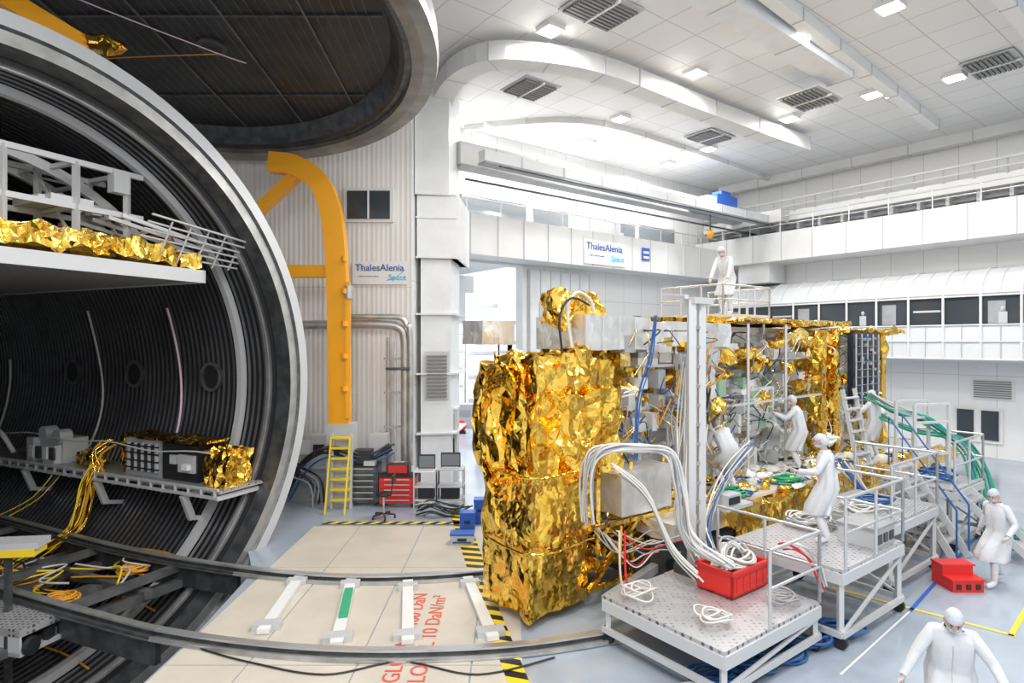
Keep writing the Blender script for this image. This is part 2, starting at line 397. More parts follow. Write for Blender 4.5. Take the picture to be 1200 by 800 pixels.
for k in range(31):
    rw.beam(RW(k*.97,1.25,10.4),RW(k*.97,1.25,10.95),.05,.05,LGREY); rw.obox(RW(k*.97,1.0,9.6),r1*.12,-rin*1.0,Z*.4,LGREY)
rw.obox(RW(0,.5,9.75),r1*30,-rin*.5,Z*.12,LGREY)
rw.build('crane_runway_beam')
rb=MB()
rb.obox(RW(0,1.9,8.1),r1*30,-rin*1.9,Z*1.3,OFFW)
for k in range(22): rb.obox(RW(.4+k*1.4,1.93,8.1),r1*.03,-rin*.04,Z*1.3,LGREY)
for z0 in (9.75,10.1): rb.tube([RW(0,1.8,z0),RW(30,1.8,z0)],.03,ALU,6)
for k in range(20): rb.cyl(RW(k*1.5,1.8,9.4),RW(k*1.5,1.8,10.1),.025,ALU,6)
rb.obox(RW(0,.05,9.35),r1*30,-rin*.05,Z*.35,GLASS2)
rb.obox(RW(2.2,1.5,7.2),r1*1.6,-rin*1.4,Z*.9,OFFW)
rb.build('balcony_duct')
ga=MB()
prof=[(0,7.15),(.6,7.1),(1.15,6.85),(1.5,6.5),(1.65,6.15)]
G0,G1=1.6,30
def strip(pa,pb,s0,s1,m): ga.add([RW(s0,pa[0],pa[1]),RW(s1,pa[0],pa[1]),RW(s1,pb[0],pb[1]),RW(s0,pb[0],pb[1])],[(0,1,2,3)],m)
for i in range(4): strip(prof[i],prof[i+1],G0,G1,CURT)
strip((1.65,6.15),(1.65,6.05),G0,G1,WHITE); strip((1.65,5.0),(1.65,3.75),G0,G1,CURT); strip((1.65,3.75),(0,3.6),G0,G1,WHITE)
strip((1.6,6.05),(1.6,5.0),G0,G1,GLASS)
ga.obox(RW(G0,.2,3.7),r1*.06,rin*1.4,Z*3.1,CURT)
k=0; s=G0
while s<G1:
    ga.tube([RW(s,d+.03,z) for d,z in prof]+[RW(s,1.68,5.9),RW(s,1.68,3.75)],.045,WHITE,6,smooth=False)
    ga.tube([RW(s+.57,d+.01,z) for d,z in prof],.015,LGREY,5,smooth=False)
    ga.tube([RW(s+.57,1.67,4.98),RW(s+.57,1.67,3.75)],.015,LGREY,5)
    if k%3==0: ga.obox(RW(s+.2,1.63,5.05),r1*.5,-rin*.02,Z*.8,GREYP)
    if k%4==1: ga.obox(RW(s+.5,1.64,5.05),r1*.25,-rin*.02,Z*.4,LGREY); ga.ell(RW(s+.62,1.62,5.55),(.07,.07,.1),LGREY,8,6)
    if k%5==2: ga.obox(RW(s+.15,1.63,5.5),r1*.9,-rin*.02,Z*.08,LGREY)
    s+=1.15;k+=1
for zz in (6.15,6.05,5.0,4.4,3.75): ga.tube([RW(G0,1.68,zz),RW(G1,1.68,zz)],.03,WHITE,6)
ga.build('observation_gallery')
def rs(px):
    k=(px-600)/F; return (k*B.y-B.x)/(r1.x-k*r1.y)
wr=MB(); s0,s1=rs(1118),rs(1176); z0,z1=.55,1.9
wr.obox(RW(s0,.06,z0),r1*(s1-s0),-rin*.06,Z*(z1-z0),OFFW)
for j in range(2): wr.obox(RW(s0+.12+j*(s1-s0)/2,.1,z0+.12),r1*((s1-s0)/2-.24),-rin*.06,Z*(z1-z0-.24),GLASS)
wr.build('window_2')
gv=MB(); s0,s1=rs(1138),rs(1190)
gv.obox(RW(s0,.05,2.2),r1*(s1-s0),-rin*.05,Z*.75,OFFW)
for k in range(8): gv.obox(RW(s0+.1,.09,2.27+k*.085),r1*(s1-s0-.2),-rin*.05,Z*.04,LOUV)
gv.build('wall_vent_grille')
wl=MB(); wl.box((-4.2,17.55,8.4),(1.45,.1,1.0),OFFW); wl.box((-4.2,17.5,8.4),(1.25,.06,.82),GLASS); wl.box((-4.2,17.46,8.4),(.05,.04,.82),OFFW); wl.build('window_3')
cd=MB()
zz=11.5
def cp(px,py,z=zz): p=atZ(px,py,z); return (p.x,p.y)
def boxduct(px,w,h,m,zt=CZ,st=2.0):
    P=[V((p[0],p[1],zt-h/2)) for p in px]
    cd.sweep(P,(.01,.01,1),h,w,m)
    acc=0
    for a,b in zip(P[:-1],P[1:]):
        acc+=(b-a).length
        if acc>st: acc=0; d=(b-a).normalized(); cd.beam(b-d*.02,b+d*.02,w+.04,h+.03,LGREY)
boxduct([tuple(p)[:2] for p in smooth([V((*cp(512,170),0)),V((*cp(522,120),0)),V((*cp(565,88),0)),V((*cp(640,88),0)),V((*cp(720,106),0)),V((*cp(830,146),0)),V((*cp(940,184),0))],5)],.6,.5,OFFW,12.2,1.3)
boxduct([tuple(p)[:2] for p in smooth([V((*cp(545,160,12),0)),V((*cp(680,152,12),0)),V((*cp(800,182,12),0)),V((*cp(905,218,12),0))],5)],.2,.2,OFFW)
def line(a,b,n=6): a,b=V((*a,0)),V((*b,0)); return [tuple(a.lerp(b,i/n))[:2] for i in range(n+1)]
boxduct(line(cp(740,-30),cp(985,112)),.7,.5,WHITE2)
boxduct(line(cp(880,-10,12),cp(1095,155,12)),.3,.3,WHITE)
boxduct(line(cp(1120,-60,12),cp(1260,110,12)),.3,.3,WHITE)
boxduct(line(cp(845,225,12.2),cp(1230,140,12.2)),.4,.4,OFFW)
cd.build('ceiling_duct')
cg=MB()
for px,py,w in ((705,12,1.5),(622,104,1.1),(950,116,1.4),(832,161,1.4),(1165,76,1.4)):
    z0=12.34 if px not in (622,950) else 11.6
    p=atZ(px,py,z0)
    for k in range(9):
        q=p+e2*((k-4)*.12); cg.obox(q-e1*w/2-Z*.06,e1*w,e2*.075,Z*.05,LOUV)
    cg.obox(p-e1*(w/2+.08)-e2*.62,e1*(w+.16),e2*1.25,Z*.03,LGREY)
    cg.obox(p-e1*.03-e2*.6-Z*.08,e1*.06,e2*1.2,Z*.06,WHITE)
cg.build('ceiling_vent_grille')
lights=[(645,37),(1043,10),(925,42),(815,87),(1118,92),(925,140),(1022,112),(572,150),(688,168),(727,140),(783,193),(830,175),(735,-15)]
cl=MB(); pos=[]
PL=[atZ(px,py,12.28) for px,py in lights]+[V((x,y,12.28)) for x,y in ((-3,5),(2,4),(7,4),(12,7),(9,9),(15,13),(-2,-2),(6,-2),(-1,1),(-5,-3),(1,-5))]  # last few lamps are unseen extras, added to light the chamber interior
for p in PL:
    pos.append(p); cl.obox(p-e1*.27-e2*.27,e1*.54,e2*.54,Z*.12,WHITE); cl.obox(p-e1*.22-e2*.22-Z*.02,e1*.44,e2*.44,Z*.02,LAMP)
cl.build('ceiling_lamps')
for i,p in enumerate(pos):
    ld=bpy.data.lights.new('hall_lamp',"AREA"); ld.energy=185 if p.y>3 else 340; ld.size=.9; ld.color=(1,.98,.95)  # lamps beside and behind the camera boosted to brighten the chamber
    lo=bpy.data.objects.new('hall_lamp',ld); scene.collection.objects.link(lo); lo.location=p-Z*.15
ld=bpy.data.lights.new('next_room_lamp','AREA'); ld.energy=2600; ld.size=5; lo=bpy.data.objects.new('next_room_lamp',ld); scene.collection.objects.link(lo); lo.location=BW(4,-11,9.9)
w=bpy.data.worlds.new('world'); scene.world=w; w.use_nodes=True
w.node_tree.nodes['Background'].inputs[0].default_value=(.94,.97,1,1); w.node_tree.nodes['Background'].inputs[1].default_value=.95
# ------------------------------------------------------------------ vacuum chamber
ch=empty('thermal_vacuum_chamber',tuple(Cc))
m=MB()
prof=[(12.3,5.5),(0,5.5),(-.05,5.68),(-.4,5.68),(-.42,5.44),(-.36,5.40),(-.36,5.2),(0,5.15)]
ms=[LGREY,STEEL,STEEL,ALUP,DSTEEL,STEEL,DSTEEL]
l=0.0
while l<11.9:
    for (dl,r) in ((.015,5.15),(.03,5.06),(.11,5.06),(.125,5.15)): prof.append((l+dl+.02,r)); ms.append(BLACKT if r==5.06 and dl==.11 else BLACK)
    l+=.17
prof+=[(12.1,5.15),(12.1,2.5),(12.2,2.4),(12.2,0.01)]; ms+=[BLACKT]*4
m.lathe(Cc,a_,u_,Z,prof,ms,n=112)
m.build('shell',ch)
m=MB()
m.lathe(Cc,a_,u_,Z,[(.85,5.05),(.85,4.9),(1.0,4.9),(1.0,5.05)],ALUP,n=96)
m.lathe(Cc,a_,u_,Z,[(.12,5.15),(.12,5.02),(.2,5.02),(.2,5.15)],STEEL,n=96)
for l in (1.7,2.6):
    m.sweep([Cc+a_*l+u_*math.cos(t)*4.3+Z*math.sin(t)*4.3 for t in [math.radians(32+ i*4) for i in range(31)]],a_,.1,.18,ALUP)
for i in range(0,30,2):
    t=math.radians(32+i*4); p=Cc+u_*math.cos(t)*4.3+Z*math.sin(t)*4.3; m.beam(p+a_*1.7,p+a_*2.6,.07,.07,ALUP)
for i in range(0,29,4):
    t=math.radians(32+i*4); t2=math.radians(40+i*4)
    m.beam(Cc+a_*1.7+u_*math.cos(t)*4.3+Z*math.sin(t)*4.3,Cc+a_*2.6+u_*math.cos(t2)*4.3+Z*math.sin(t2)*4.3,.04,.04,ALUP)
for l in (2.0,4.9,7.6):
    p=W(l,5.05,3.55); m.lathe(p,-u_,a_,Z,[(0,.36),(.07,.36),(.07,.28),(.03,.28),(.03,.01)],[DSTEEL,MSTEEL,DSTEEL,BLACKP],n=24)
def onshell(l,deg,r=5.02): t=math.radians(deg); return Cc+a_*l+u_*math.cos(t)*r+Z*math.sin(t)*r
m.tube([onshell(3.1+.1*math.sin(d*.1),d) for d in range(20,-30,-3)],.03,PINK,6)
m.tube([onshell(6.3+.15*math.sin(d*.12),d) for d in range(20,-30,-3)],.03,WCAB,6)
m.tube([onshell(10.8,d) for d in range(4,-28,-3)],.03,WCAB,6)
for d in (-60,-75,-48): m.tube([onshell(l,d+2*math.sin(l)) for l in [x*.5 for x in range(1,20)]],.02,OCAB,5)
m.build('rings_and_ports',ch)
m=MB()
m.obox(W(.3,-3.7,5.62),a_*10,u_*7.2,Z*.22,UNDER)
m.obox(W(.28,-3.7,5.60),a_*.06,u_*7.2,Z*.26,ALUP); m.obox(W(.28,3.46,5.60),a_*10,u_*.06,Z*.26,ALUP)
m.foil(W(.3,3.05,5.9),a_*9.4,u_*.4,Z*.3,GOLD,.1,.1,2.2)
m.foil(W(.32,-3.5,5.92),a_*.5,u_*6.5,Z*.35,GOLD,.09,.12,2.2)
m.foil(W(.9,-2.0,5.92),a_*2.5,u_*4.0,Z*.5,GOLD2,.12,.14,2)
for t in (-2.6,-1.2,.3,1.4,2.3):
    for l in (.9,2.1): m.beam(W(l,t,5.8),W(l,t,7.6),.09,.09,ALUP)
    m.beam(W(.9,t,7.6),W(2.1,t,7.6),.08,.08,ALUP); m.beam(W(.9,t,6.8),W(2.1,t,6.8),.08,.08,ALUP); m.beam(W(.9,t,6.1),W(2.1,t,7.5),.04,.04,ALUP)
for zz in (6.8,7.6):
    for l in (.9,2.1): m.beam(W(l,-3,zz),W(l,2.6,zz),.08,.1,ALUP)
m.obox(W(.9,1.0,6.85),a_*1.2,u_*.7,Z*.12,ALUP); m.obox(W(.8,2.0,7.2),a_*.2,u_*.3,Z*.4,LGREY)
for k in range(10): m.obox(W(.85+random.random()*1.2,-1.5+k*.4,6.86),a_*.25,u_*random.uniform(.1,.3),Z*random.uniform(.08,.3),random.choice([LGREY,ALUP,GREYP,WHITE2]))
for l in (.4,.8,1.3,1.8,2.4): m.beam(W(l,1.9,6.7),W(l,4.0,6.35),.05,.07,ALUP)
for k in range(6): m.tube([W(.0+k*.12,2.2,6.75-k*.12),W(-.1+k*.1,4.4,6.5-k*.1)],.022,ALUP,6)
for t in (2.6,3.0,3.4,3.8,4.2): m.tube([W(.0,t,6.75-.03*t),W(.45,t,5.95)],.02,ALUP,6)
bundle(m,[W(.6,3.0,6.4),W(1.4,3.3,6.7),W(2.5,2.6,6.3)],6,.1,.02,[WCAB,YEL,RED])
m.build('test_table',ch)
m=MB()
m.obox(W(-.1,3.55,1.28),a_*11.6,u_*1.1,Z*.06,CHECK)
m.beam(W(-.1,3.52,1.2),W(11.5,3.52,1.2),.05,.06,ALUP); m.beam(W(-.1,3.52,1.36),W(11.5,3.52,1.36),.05,.05,ALUP)
for l in [x*.4 for x in range(29)]: m.beam(W(l,3.52,1.18),W(l,3.52,1.38),.05,.04,ALUP)
for l in [x*.85 for x in range(14)]: m.beam(W(l,3.55,1.18),W(l,4.6,1.18),.06,.1,ALUP)
for l in (1.0,4.0,7.0): m.beam(W(l,3.55,1.15),W(l,3.75,.6),.1,.14,ALUP); m.beam(W(l,3.75,.62),W(l,4.3,.5),.09,.09,ALUP)
def ebox(l,t,dl,dt,h,mt): m.obox(W(l,t,1.34),a_*dl,u_*dt,Z*h,mt)
ebox(2.2,3.85,1.2,.6,.85,GREYP); ebox(.95,3.85,1.15,.6,.8,BLACKP)
m.obox(W(1.0,3.78,1.55),a_*.5,u_*.1,Z*.38,ALUP); m.obox(W(1.6,3.8,1.7),a_*.2,u_*.1,Z*.2,LGREY); m.obox(W(1.1,3.7,1.62),a_*.18,u_*.1,Z*.12,WHITE)
for k in range(9): m.obox(W(2.25+k*.12,3.8,1.45),a_*.06,u_*.06,Z*.62,DSTEEL if k%2 else LGREY)
for k in range(4): m.obox(W(2.2,3.79,1.5+k*.17),a_*1.2,u_*.04,Z*.03,BLACKP)
m.foil(W(.0,3.8,1.34),a_*.75,u_*.6,Z*.75,GOLD,.08,.13,3); m.foil(W(.6,3.8,2.2),a_*2.8,u_*.6,Z*.06,GOLD,.1,.07,3); m.foil(W(3.45,3.85,1.4),a_*.12,u_*.5,Z*.8,GOLD,.1,.06,3)
ebox(5.9,3.85,1.3,.6,.6,ALUP); ebox(6.0,3.7,.5,.2,.45,LGREY); ebox(6.9,3.7,.3,.3,.6,LGREY); m.foil(W(4.8,3.9,1.36),a_*.6,u_*.4,Z*.35,GOLD,.1,.08,3)
for k in range(4): m.obox(W(5.95+k*.3,3.66,1.45),a_*.2,u_*.05,Z*.3,WHITE if k%2 else DSTEEL)
m.cyl(W(6.1,4.1,2.0),W(6.1,3.8,2.0),.18,ALUP); m.cyl(W(6.7,4.1,2.05),W(6.7,3.8,2.05),.18,ALUP)
m.tube(smooth([W(7.8,3.7,1.5),W(8.2,3.6,2.0),W(8.8,3.7,2.0),W(8.9,3.7,1.5)]),.06,WCAB,8)
m.tube([W(l,3.75,2.0+.05*math.sin(l*2)) for l in [x*.4 for x in range(1,28)]],.018,WCAB,5)
bundle(m,[W(4.1,3.6,1.6),W(4.1,3.4,1.2),W(4.2,3.3,.6),W(4.0,3.0,.1),W(4.4,2.6,-.3)],14,.13,.018,[OCAB,GOLD,YEL])
bundle(m,[W(4.1,3.9,2.0),W(4.2,3.6,1.8),W(4.1,3.6,1.4)],8,.1,.03,[GOLD,OCAB])
bundle(m,[W(5.6,3.6,1.2),W(6.0,3.3,.6),W(6.8,3.0,.1)],3,.06,.015,[YEL,BLUEC])
m.build('equipment_shelf',ch)
m=MB()
for l in [.3+1.2*k for k in range(9)]: m.beam(W(l,-3.6,-.35),W(l,3.3,-.35),.26,.14,MSTEEL)
for t in (2.2,.6,-1.0,-2.6): m.beam(W(.1,t,-.28),W(11,t,-.28),.16,.16,MSTEEL)
for k in range(18):
    l=random.uniform(.3,5); t=random.uniform(-1,3)
    bundle(m,[W(l,t,-.2),W(l+.5,t+random.uniform(-.5,.5),-.12),W(l+1,t+random.uniform(-.6,.6),-.15),W(l+1.6,t+random.uniform(-.6,.6),-.2)],4,.12,.02,[OCAB,YEL,BLACKP,WCAB])
for (l,t) in ((1.0,1.2),(.4,-.6),(1.2,2.6)):
    for k in range(3): coil(m,W(l,t,-.15),.2,3,.02,OCAB)
m.build('lower_frame',ch)
dc=V((-7.2,11.5,10.17)); ea=V((1,0,0)); eb=V((0,1,-.1)).normalized(); nn=ea.cross(eb)
m=MB()
m.lathe(dc,nn,ea,eb,[(.55,.01),(.55,4.75),(.15,4.95),(.12,5.05),(.12,5.2),(0,5.2),(-.02,5.45),(0,5.72),(.12,5.75),(.55,5.72),(.95,4.5),(1.15,.01)],[DOORB,DSTEEL,BLACKP,DSTEEL,RIM,RIM,RIM,STEEL,STEEL,GREYP,GREYP],n=112)
def dp(x,y,h=.52): return dc+ea*x+eb*y+nn*h
for x in (-3.2,-1.6,0,1.6,3.2):
    yy=math.sqrt(4.7**2-x*x); m.beam(dp(x,-yy),dp(x,yy),.035,.03,MSTEEL)
for y in (-3,0,3):
    xx=math.sqrt(4.7**2-y*y); m.beam(dp(-xx,y),dp(xx,y),.035,.03,DSTEEL)
for x in [-4.4+.2*k for k in range(45)]:
    yy=math.sqrt(4.7**2-x*x); m.beam(dp(x,-yy,.545),dp(x,yy,.545),.02,.01,DSTEEL)
m.tube(smooth([dp(-3,-3.5,.45),dp(-1,-1,.4),dp(.8,.9,.42),dp(1.4,1.5,.45)]),.014,PINK,5)
m.tube(smooth([dp(-5,2,.45),dp(-2,1.3,.4),dp(1,1.1,.42)]),.012,OCAB,5)
m.lathe(dp(.9,1.0,.54),-nn,ea,eb,[(0,.3),(.05,.3),(.05,.2),(.02,.01)],[DSTEEL,DSTEEL,BLACKP],n=20)
m.build('vacuum_chamber_door')
m=MB()
ya=16.2
arc=smooth([atY(318,192,ya),atY(350,197,ya),atY(378,218,ya),atY(392,262,ya),atY(397,330,ya),atY(399,420,ya),atY(400,500,ya)],8)
m.sweep(arc,(0,1,0),.45,.46,ORANGE)
m.sweep([p+V((0,-.24,0)) for p in arc],(0,1,0),.04,.54,ORANGE)
m.beam(atY(300,250,ya),atY(348,205,ya),.35,.26,ORANGE); m.beam(atY(322,318,ya),atY(395,318,ya),.3,.32,ORANGE)
m.beam(atY(408,330,ya-.3),atY(408,490,ya-.3),.12,.1,ORANGE)
for k in range(5): m.cyl(atY(404,300+k*38,ya-.35),atY(404,306+k*38,ya-.35),.09,ORANGE,10)
m.cyl(atY(409,335,ya-.3),atY(409,350,ya-.3),.12,STEEL,12)
m.beam(V((-4.6,16.2,2.2)),V((-4.6,16.2,0)),.7,.55,LGREY)
m.beam(atY(-40,-30,10),atY(106,58,10.6),.25,.3,ORANGE); m.blob(atY(118,52,10.7),(.4,.3,.14),GOLD,.1); m.beam(atY(-20,30,10.3),atY(75,68,10.6),.14,.14,ALUP); m.beam(atY(-20,48,10.3),atY(60,50,10.6),.12,.12,DSTEEL)
m.build('door_hinge_arm')
# rails
m=MB()
zz=.1
far=smooth([atZ(px,py,zz) for px,py in ((-120,578),(0,605),(140,641),(280,665),(420,676),(575,668))]+[V((.9,12.0,zz))],6)
near=smooth([atZ(px,py,zz) for px,py in ((-150,640),(0,688),(120,722),(200,741),(320,757),(450,763),(600,757),(722,740))],6)
for path in (far,near):
    def off(p,i,d,z):
        t=(path[min(i+1,len(path)-1)]-path[max(i-1,0)]).normalized(); return p+V((-t.y,t.x,0))*d+Z*z
    cut=[i for i,p in enumerate(path) if p.x>-5.4][0]
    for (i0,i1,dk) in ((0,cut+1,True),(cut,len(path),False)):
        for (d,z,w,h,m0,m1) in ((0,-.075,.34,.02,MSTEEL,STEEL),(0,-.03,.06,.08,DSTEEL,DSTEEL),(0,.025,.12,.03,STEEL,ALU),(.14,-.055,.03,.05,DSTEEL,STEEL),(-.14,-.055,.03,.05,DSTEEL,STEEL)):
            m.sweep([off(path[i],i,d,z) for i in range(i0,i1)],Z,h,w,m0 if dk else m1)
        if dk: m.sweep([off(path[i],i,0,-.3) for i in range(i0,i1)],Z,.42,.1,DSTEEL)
for (p,q,mt) in (((352,675),(308,740),WHITE),((412,678),(394,755),WHITE),((478,681),(478,752),WHITE),((548,677),(578,748),WHITE)):
    a,b=atZ(*p,.06),atZ(*q,.06); m.beam(a,b,.18,.07,mt); d=(b-a).normalized(); m.beam(b-d*.32,b-d*.12,.42,.1,ALUP); m.beam(a+d*.15,a+d*.3,.34,.1,ALUP)
a,b=atZ(409,690,.12),atZ(402,722,.12); m.beam(a,b,.14,.05,GREEN)
for k in range(5):
    i=3+k*4
    if i<len(far)-1:
        a=far[i]; b=min(near,key=lambda q:abs((q-a).dot(a_)))
        if a.x<-6: m.beam(a-Z*.15,b-Z*.15,.18,.12,MSTEEL)
m.tube(smooth([atZ(235,760,.03),atZ(290,775,.03),atZ(380,790,.03),atZ(470,775,.03),atZ(560,790,.03),atZ(650,770,.03)]),.014,BLACKP,5)
m.build('floor_rail_track')
m=MB()
o=atZ(-60,735,-.1); m.obox(o,V((1.4,-.35,0)),V((.25,.9,0)),Z*.12,CHECK)
for k in range(2): m.cyl(o+V((1.42,-.2+.4*k,-.18)),o+V((1.5,-.2+.4*k,-.18)),.14,BLACKP,12)
m.obox(o+V((0,0,-.3)),V((1.4,-.35,0)),V((.25,.9,0)),Z*.06,ALUP); m.obox(o+V((0,0,-.3)),V((1.4,-.35,0)),V((.01,.03,0)),Z*.3,ALUP)
for k in range(5): m.obox(o+V((.28*k,-.07*k-.02,-.3)),V((.05,-.01,0)),V((.01,.04,0)),Z*.3,DSTEEL)
m.beam(o+V((.3,.2,-.3)),o+V((.3,.2,-2.3)),.1,.1,DSTEEL); m.build('step_platform')
m=MB(); o=atY(-25,655,9.5); m.obox(o,V((.8,.1,0)),V((-.1,.4,0)),Z*.12,YEL); m.obox(o+Z*.12,V((.85,.12,0)),V((-.1,.4,0)),Z*.1,ALUP); m.beam(o+V((.3,.2,0)),o+V((.3,.2,-3)),.08,.08,DSTEEL); m.build('yellow_support_bracket')
# ------------------------------------------------------------------ left wall plant
m=MB(); yw=17.2
def pp(L,y=yw): return [atY(px,py,y) for px,py in L]
m.tube(smooth(pp([(335,381),(400,380),(450,380),(468,384),(474,396),(475,430),(475,545)]),6),.13,STEEL,12)
m.tube(smooth(pp([(405,371),(440,371),(468,372),(476,380),(481,400),(481,545)],17.1),6),.08,STEEL,12)
m.tube(pp([(455,395),(455,545)]),.05,STEEL,8); m.tube(pp([(463,400),(463,545)]),.04,ALUP,8)
m.tube(pp([(452,432),(480,432)],17.0),.04,DSTEEL,8)
for py in (420,460,500): m.beam(atY(450,py,17.2),atY(481,py,17.2),.1,.06,GREYP)
m.build('wall_pipes')
m=MB()
m.box((-5.65,16.7,1.35),(1.3,.6,.9),LGREY); m.box((-5.65,16.7,.45),(1.2,.5,.9),GREYP); m.box((-3.75,16.9,1.55),(.5,.4,.5),LGREY)
m.box((-5.8,16.38,1.5),(.5,.05,.4),WHITE2); m.box((-5.3,16.38,1.45),(.3,.05,.25),BLACKP)
bundle(m,[(-6.1,16.2,.2),(-5.6,16.1,1.1),(-4.8,15.85,1.5),(-4.0,16.2,1.2),(-3.3,16.5,1.5)],8,.12,.025,[BLACKP,BLUEC,DSTEEL,BLACKP])
bundle(m,[(-6.2,16.2,1.9),(-6.0,16.2,1.0),(-5.3,16.1,.6),(-5.2,16.0,0.1)],6,.15,.025,[BLACKP,GREYP])
m.build('pump_control_console')
m=MB()
for x in (-4.75,-4.25): m.beam((x,15.75,0),(x,15.85,1.95),.06,.09,ALUP)
for k in range(7): m.beam((-4.75,15.66+.01*k,.25+.27*k),(-4.25,15.66+.01*k,.25+.27*k),.14,.05,YEL)
for x in (-4.75,-4.25): m.beam((x,15.15,0),(x,15.7,1.9),.04,.05,YEL)
m.build('step_ladder')
def chest(name,c,sz,mt,n,hm=ALU):
    m=MB(); c=V(c); m.box(c+Z*(sz[2]/2+.1),sz,mt)
    for k in range(n):
        h=sz[2]/n; z=.1+h*k+h/2; m.box(c+V((0,-sz[1]/2-.012,z)),(sz[0]*.92,.024,h*.86),mt); m.box(c+V((0,-sz[1]/2-.035,z+h*.22)),(sz[0]*.7,.03,.025),hm)
    m.box(c+Z*(sz[2]+.13),(sz[0]*1.04,sz[1]*1.04,.04),BLACKP)
    for i in (-1,1):
        for j in (-1,1): m.cyl(c+V((i*sz[0]*.4-.03,j*sz[1]*.38,.06)),c+V((i*sz[0]*.4+.03,j*sz[1]*.38,.06)),.06,BLACKP,12)
    m.build(name)
chest('tool_cabinet',(-3.98,16.2,0),(.8,.5,.95),DSTEEL,6); chest('tool_cabinet_red',(-3.05,16.1,0),(.95,.5,.68),RED,5)
m=MB(); m.box((-4.05,16.2,1.3),(.5,.4,.35),BLACKP); m.box((-3.8,16.0,1.15),(.3,.2,.12),ALU); m.build('tool_case')
m=MB(); m.box((-3.05,16.1,.96),(.6,.35,.3),BLACKP); m.box((-3.05,15.92,1.0),(.5,.02,.2),RED); m.beam((-3.2,16.1,1.16),(-2.9,16.1,1.16),.04,.03,ALU); m.build('tool_box')
m=MB(); c=V((-3.2,14.9,0))
for k in range(5):
    a=2*math.pi*k/5; q=c+V((math.cos(a)*.28,math.sin(a)*.28,.07)); m.beam(c+Z*.12,q+Z*.02,.04,.03,BLACKP); m.cyl(q+V((-.02,0,-.03)),q+V((.02,0,-.03)),.04,BLACKP,8)
m.cyl(c+Z*.1,c+Z*.55,.03,ALU,8); m.tube([c+Z*.55,c+Z*.57,c+Z*.62,c+Z*.64],[.14,.2,.2,.15],BLACKP,16); m.beam(c+V((.18,0,.6)),c+V((.24,0,.95)),.06,.02,BLACKP); m.box(c+V((.25,0,.98)),(.05,.34,.2),BLACKP); m.build('work_stool')
m=MB(); x0=-2.2; m.box((x0,18.9,1.15),(1.0,.7,2.3),LGREY); m.box((x0,18.53,1.3),(.85,.04,1.7),GREYP); m.box((x0,18.49,1.9),(.6,.04,.35),WHITE2); m.box((x0,18.49,.5),(.7,.04,.4),BLACKP)
m.box((x0,18.9,2.32),(1.05,.75,.06),WHITE2); m.beam((x0+.4,18.47,.8),(x0+.4,18.47,1.4),.04,.04,BLACKP); m.build('electrical_cabinet')
m=MB()
for (px,w,h,d,mt) in ((500,.6,.95,.5,WHITE2),(528,.7,1.0,.5,LGREY)):
    p=atZ(px,592,0)
    for i in (-1,1):
        for j in (-1,1): m.beam(p+V((i*w/2,j*d/2,0)),p+V((i*w/2,j*d/2,h)),.04,.04,ALUP)
    for zz in (.2,.55,h): m.box(p+Z*zz,(w+.04,d+.04,.03),mt)
    m.box(p+V((0,0,.38)),(w*.7,d*.7,.3),BLACKP); m.box(p+V((0,.05,h+.22)),(w*.75,.05,.38),BLACKP); m.box(p+V((0,.02,h+.22)),(w*.68,.02,.31),GLASS2); m.box(p+V((0,-.1,h+.03)),(w*.6,.18,.03),LGREY)
bundle(m,[atZ(490,600,.05),atZ(505,596,.2),atZ(525,602,.05),atZ(545,598,.05)],12,.15,.02,[BLACKP,DSTEEL,WCAB])
m.build('computer_cart')
for (px,py,w,h,mt) in ((548,622,.34,.42,BLUE),(563,612,.3,.55,BLUE),(542,636,.5,.2,LGREY)):
    m=MB(); p=atZ(px,py,0); m.box(p+Z*h/2,(w,.3,h),mt); m.box(p+Z*(h+.02),(w*1.05,.32,.04),BLUE); m.box(p+V((0,-.16,h*.6)),(w*.4,.03,.05),BLACKP); m.box(p+V((0,-.155,h*.3)),(w*.8,.02,.03),NAVY); m.build('storage_case')
m=MB(); p=atZ(535,507,0); m.blob(p+Z*.3,(.5,.3,.3),RED,.08); m.box(p+V((0,-.1,.05)),(.9,.4,.1),BLACKP); m.box(p+V((1,0.2,.4)),(.3,.5,.8),WHITE2); m.build('cleaning_machine')
m=MB(); bundle(m,[(-2.6,18.4,2.1),(-2.45,18.35,1.7),(-2.1,18.35,1.8),(-1.95,18.4,2.2)],5,.06,.03,[YEL,GREEN]); m.build('hanging_hose')
# ------------------------------------------------------------------ satellite
S0=V((.3,9.0,0))
def S(p,q,z): return S0+e1*p+e2*q+Z*z
sat=empty('communications_satellite',tuple(S0))
m=MB()
m.foil(S(-.02,0,2.35),e1*1.72,e2*1.35,Z*1.7,GOLD,.09,.2,1.2)
m.foil(S(0,0.02,.15),e1*1.2,e2*1.25,Z*1.05,GOLD,.09,.1,1.2)
m.foil(S(-.02,.0,1.2),e1*1.25,e2*1.28,Z*1.15,GOLD,.09,.12,1.2)
m.foil(S(.4,-.14,2.75),e1*1.4,e2*.25,Z*.85,GOLD,.08,.24,1.6)
m.foil(S(0.1,.1,3.9),e1*1.35,e2*.9,Z*.3,GOLD,.09,.22,1.6)
m.foil(S(.8,-.08,2.1),e1*.7,e2*.3,Z*.8,GOLD,.08,.2,1.6)
for R,q0 in ((1.0,-.10),(.85,-.10),(.7,-.08)):
    m.tube([m.crumple(S(-.02+q0,.62+math.cos(t)*R*.6,3.0+math.sin(t)*R*1.05),.07,2) for t in [math.radians(-100+k*5) for k in range(48)]],.045,GOLD,6,smooth=False)
